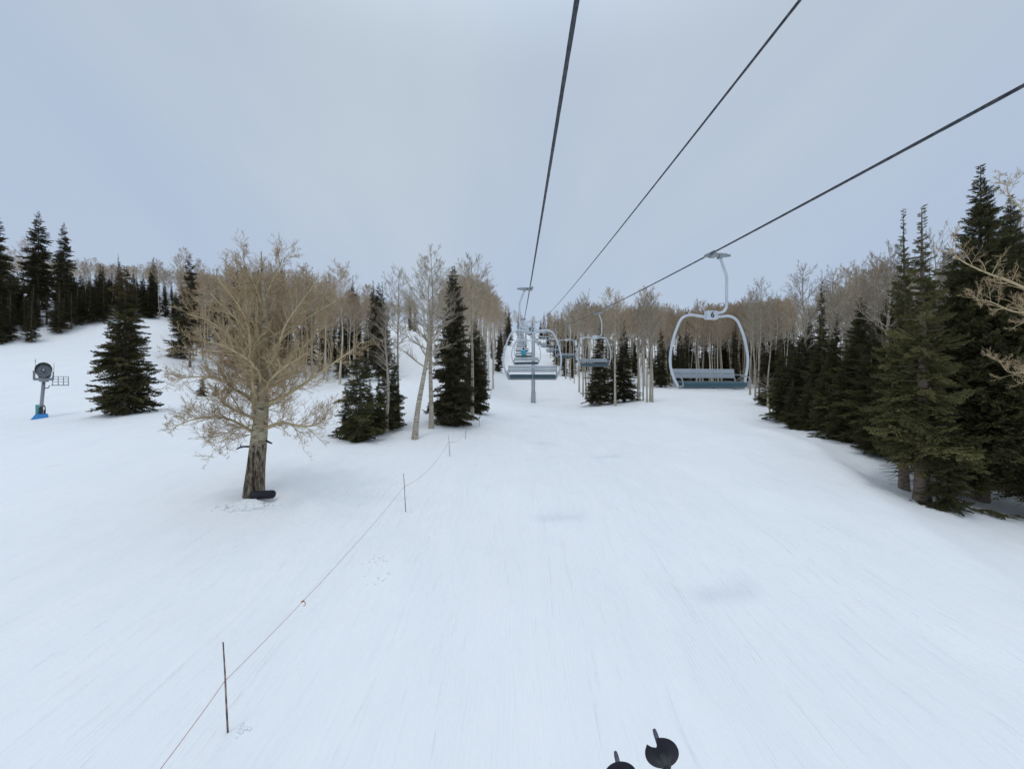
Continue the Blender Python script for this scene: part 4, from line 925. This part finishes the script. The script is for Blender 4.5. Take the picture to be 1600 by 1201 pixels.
E = [(0, 1), (1, 2), (2, 3), (3, 4), (4, 19), (2, 5), (5, 6), (6, 7), (2, 8), (8, 9), (9, 10), (0, 11), (11, 12), (12, 13), (13, 14), (0, 15), (15, 16), (16, 17), (17, 18)]
RR = [.15, .15, .16, .06, .095, .085, .06, .045, .085, .06, .045, .10, .085, .07, .05, .10, .085, .07, .05, .08]
skin('body', J, E, RR, M_skin, per, (0, 0, 0))
skin('jacket', [J[i] for i in (0, 1, 2, 3, 5, 6, 7, 8, 9, 10)], [(0, 1), (1, 2), (2, 3), (2, 4), (4, 5), (5, 6), (2, 7), (7, 8), (8, 9)], [.19, .19, .20, .09, .11, .085, .065, .11, .085, .065], M_jacket, per, (0, 0, 0))
skin('trousers', [J[i] for i in (0, 11, 12, 13, 15, 16, 17)], [(0, 1), (1, 2), (2, 3), (0, 4), (4, 5), (5, 6)], [.17, .125, .11, .095, .125, .11, .095], M_trouser, per, (0, -.01, 0))
for s in (-1, 1):
    bt = Geo().tube([(s*.15, .43, -.22), (s*.15, .44, -.38), (s*.15, .50, -.46), (s*.15, .66, -.47)], [.085, .09, .08, .06], 10).done('boot', M_dark, per)
    sk = Geo().box((s*.15, .62, -.54), (.10, 1.7, .02), bevel=.006).done('ski', M_dark, per)
g = Geo(); bmesh.ops.create_uvsphere(g.bm, u_segments=16, v_segments=12, radius=1, matrix=Matrix.Translation((0, -.03, .77)) @ Matrix.Diagonal((.125, .15, .13, 1)))
for f_ in g.bm.faces: f_.smooth = True
g.done('helmet', M_black, per)

# ------------------------------------------------------------------ snow gun (left)
sx_, sy_ = W(64, 33), 33.0; sg = empty('snow_gun', (sx_, sy_, g1(sx_, sy_)), 0, 'grey fan snow gun on a leaning post with blue skid base and railed platform', 'snow gun'); sg.rotation_euler = (0, 0, R(46)); sg.scale = (.74, .9, 1)
g = Geo(); bm = g.bm
vs = [bm.verts.new(v) for v in [(-.72, -.5, -.1), (.55, -.5, -.1), (.55, .5, -.1), (-.72, .5, -.1), (-.38, -.36, .34), (.50, -.36, .34), (.50, .36, .34), (-.38, .36, .34)]]
for f_ in [(0, 3, 2, 1), (4, 5, 6, 7), (0, 1, 5, 4), (1, 2, 6, 5), (2, 3, 7, 6), (3, 0, 4, 7)]: bm.faces.new([vs[k] for k in f_])
g.done('skid_base', M_blue, sg)
Geo().box((-.28, .1, .72), (.24, .4, .78), bevel=.03).done('control_cabinet', M_cyan, sg)
Geo().tube([(-.02, 0, .3), (.20, 0, 3.05)], [.165, .145], 14).done('post', M_grey, sg)
g = Geo(); g.box((.02, -.1, .62), (.26, .3, .6), bevel=.02); g.tube([(.2, -.1, .35), (.33, -.12, .55), (.30, -.1, .95), (.15, 0, 1.1)], .045, 8); g.box((.27, -.05, .5), (.16, .24, .34), bevel=.02); g.done('hydrant', M_dark, sg)
cr = Geo(); cr.tube([(.22, 0, 3.0), (.22, 0, 3.1)], .36, 16); cr.box((.2, 0, 3.22), (1.45, .55, .22), bevel=.02)
cr.box((-.52, 0, 3.55), (.10, .6, .75), bevel=.02); cr.box((.90, 0, 3.5), (.08, .5, .7), bevel=.02); cr.tube([(-.42, 0, 3.3), (-.40, 0, 4.9)], .02, 6); cr.tube([(.94, 0, 3.3), (.96, 0, 4.6)], .02, 6); cr.box((-.39, 0, 4.72), (.1, .06, .06))
cr.done('cradle', M_grey, sg)
tlt = Matrix.Rotation(R(28), 3, 'X'); fc = Vector((.22, -.05, 3.85))
dirf = tlt @ Vector((0, -1, 0)); dirf = Vector((0, -math.cos(R(22)), math.sin(R(22))))
b_ = Geo(); b_.tube([fc-dirf*.75, fc-dirf*.6, fc+dirf*.25, fc+dirf*.45, fc+dirf*.5], [.38, .52, .58, .66, .62], 28, caps=False); b_.tube([fc-dirf*.8, fc-dirf*.72], .36, 20); b_.done('fan_barrel', mat('dark_galvanised', rough=.5, metal=.4, build=paint_b((.17, .175, .18), .3)), sg)
nz_ = Geo(); ux = Vector((1, 0, 0)); uy = dirf.cross(ux)
for k in range(20):
    a = k*2*math.pi/20; d_ = ux*math.cos(a)+uy*math.sin(a); nz_.tube([fc+dirf*.3+d_*.14, fc+dirf*.34+d_*.46], .018, 5)
nz_.tube([fc+dirf*.2, fc+dirf*.40], [.15, .11], 14); nz_.tube([fc+dirf*.1, fc+dirf*.14], .56, 28)
nz_.done('nozzle_ring', M_grey, sg)
p_ = Geo(); p_.box((1.42, 0, 2.72), (1.35, .7, .07)); p_.tube([(.18, 0, 2.45), (.55, 0, 2.5), (.62, 0, 2.7)], .05, 8); p_.done('platform', M_grey, sg)
r_ = Geo()
for yy in (-.34, .34):
    for xx in (.85, 1.28, 1.68, 2.06): r_.tube([(xx, yy, 2.75), (xx, yy, 3.45)], .018, 6)
    for zz_ in (3.0, 3.22, 3.45): r_.tube([(.85, yy, zz_), (2.06, yy, zz_)], .018, 6)
for zz_ in (3.0, 3.22, 3.45): r_.tube([(2.06, -.34, zz_), (2.06, .34, zz_)], .018, 6)
r_.done('railing', M_grey, sg)

# ------------------------------------------------------------------ rope fence
POLES = [(356, 1144, 7.5, 141, -.09, .57), (634, 793, 17.5, 60, -.10, .66), (703, 713, 26, 33, -.10, .7), (727, 687, 32, 21, .10, .65), (749, 664, 38.5, 20, 0, .6), (760, 641, 49, 15, 0, .6), (767, 618, 62, 12, 0, .6)]
labs = ['bamboo fence pole nearest the camera at lower left', 'second bamboo fence pole up the rope line', 'third bamboo fence pole where the orange rope sags', 'fourth thin fence pole below the narrow dark spruce', 'fifth thin fence pole beside the narrow spruce', 'small thin fence pole farther up the slope by the trees', 'farthest thin fence pole up the slope by the trees']
att = []
for (px, py, D, hp_, ln, fr_), lb in zip(POLES, labs):
    x = W(px, D); z = g1(x, D); h = hp_/F*D
    o = Geo().tube([(-ln*.3*0, 0, -.3), (0, 0, 0), (ln*.33, 0, h*.33), (ln*.6, 0, h*.66), (ln, 0, h)], [.017, .017, .016, .014, .011] if D < 40 else .014, 8).done('bamboo_pole', M_bamboo)
    o.location = (x, D, z); tag(o, lb, 'fence pole', 'bamboo poles of the rope fence'); att.append(Vector((x+ln*fr_, D-.02, z+h*fr_)))
start = Vector((-5.2, 4.6, CZ-5.87))
pts = []
sags = [.06, .16, .42, .35, .25, .3]
seq = [start]+att[:5]
for i, (a, b) in enumerate(zip(seq, seq[1:])):
    for k in range(24):
        t = k/24; p = a.lerp(b, t); p.z -= sags[i]*4*t*(1-t); pts.append(p)
pts.append(seq[-1])
# (the ground keeps the rope above the snow)
for p in pts: p.z = max(p.z, g1(p.x, p.y)+.05)
rp1 = Geo().tube(pts, .0055, 6).done('boundary_rope', M_orange); tag(rp1, 'thin orange rope strung between the bamboo poles', 'rope')
kp = min(pts, key=lambda p: abs((800+F*p.x/p.y)-471)); 
kn = Geo(); kn.tube([kp+Vector((-.05, 0, -.02)), kp, kp+Vector((.03, 0, .03))], [.014, .022, .012], 8); kn.tube(smooth_path([kp, kp+Vector((.05, 0, -.03)), kp+Vector((.05, 0, -.09)), kp+Vector((.01, 0, -.12))], 4), .009, 6); kn.done('knot', M_orange, rp1)
# little mound at the first pole foot
# ------------------------------------------------------------------ ski poles held in the lap
def ski_pole(px, py, D, roll, label, bc):
    z = CZ-(py-600)/F*D; c = Vector((W(px, D), D, z)); ax_ = Vector((-.02, .74, .34)).normalized() if roll else Vector((.02, .78, .28)).normalized()
    ax_ = Vector(bc).normalized()
    q = ax_.to_track_quat('Z', 'Y'); t = empty('ski_pole', c, 0, label, 'ski pole', 'pair of ski poles'); t.rotation_mode = 'QUATERNION'; t.rotation_quaternion = q; t.scale = (.9, .9, .9)
    Geo().tube([(0, 0, -1.08), (0, 0, -.03), (0, 0, .01)], [.0085, .0065, .0065], 12).done('shaft', M_dark, t)
    Geo().tube([(0, 0, .0), (0, 0, .055), (0, 0, .066)], [.0068, .0064, .0048], 8).done('tip', M_alu, t)
    Geo().tube([(0, 0, -1.22), (0, 0, -1.20), (0, 0, -1.14), (0, 0, -1.07)], [.012, .018, .016, .012], 10).done('handle', M_black, t)
    # basket: dished disc with a notch
    bm = bmesh.new(); n = 72; outer, rings = [], []
    for rr_, zz_ in ((.009, -.012), (.014, -.006), (.024, -.001), (.034, .002), (.043, .003)):
        ring = []
        for k in range(n):
            a = 2*math.pi*k/n; da = (a-roll+math.pi) % (2*math.pi)-math.pi
            r2 = rr_
            if rr_ > .02:
                wdt = .30; f_ = max(0, 1-abs(da)/wdt); lim = .0225+.0205*(1-f_**.35) if f_ > 0 else 9
                r2 = min(rr_, lim)
                if .30 <= abs(da) < .45 and rr_ > .04: r2 = rr_*1.03
            ring.append(bm.verts.new((r2*math.cos(a), r2*math.sin(a), zz_)))
        rings.append(ring)
    for a_, b2 in zip(rings, rings[1:]):
        for k in range(n): bm.faces.new((a_[k], a_[(k+1) % n], b2[(k+1) % n], b2[k])).smooth = True
    me = bpy.data.meshes.new('basket'); bm.to_mesh(me); bm.free(); o = link('basket', me, M_black, t); s_ = o.modifiers.new('thick', 'SOLIDIFY'); s_.thickness = .003
    Geo().tube([(0, 0, -.035), (0, 0, -.03), (0, 0, -.004), (0, 0, .006)], [.008, .012, .014, .010], 14).done('collar', M_dark, t)
    return t
ski_pole(1035, 1178, .92, math.pi*.27+math.pi/2*0, 'black ski pole basket with a notch, right one at the bottom of the photo', (.03, .75, .08))
ski_pole(971, 1215, .92, -.4, 'black ski pole basket, left one mostly below the photo', (.02, .75, .08))

# drop unused templates
for k, (r, h) in TPL.items():
    if k not in USED:
        for c in CH[k]: bpy.data.objects.remove(c)
        bpy.data.objects.remove(r)

# look-alikes that share a label are told apart by their order in the photo
ORD = ['leftmost', 'second from left', 'third from left', 'fourth from left', 'fifth from left', 'sixth from left', 'seventh from left', 'eighth from left', 'ninth from left', 'tenth from left', 'eleventh from left', 'twelfth from left']
same = {}
for o in S.objects:
    if o.parent is None and 'label' in o and 'kind' not in o and 'category' in o: same.setdefault(o['label'], []).append(o)
for lb, os_ in same.items():
    if 1 < len(os_) <= 12 and 'farther up the' not in lb:
        os_.sort(key=lambda o: o.location.x/max(o.location.y, .1))
        for o, w_ in zip(os_, ORD):
            new = lb+', '+w_
            if len(new.split()) > 16: new = new.replace('tall ', '').replace('short ', '').replace(' from left', '')
            o['label'] = new if len(new.split()) <= 16 else lb
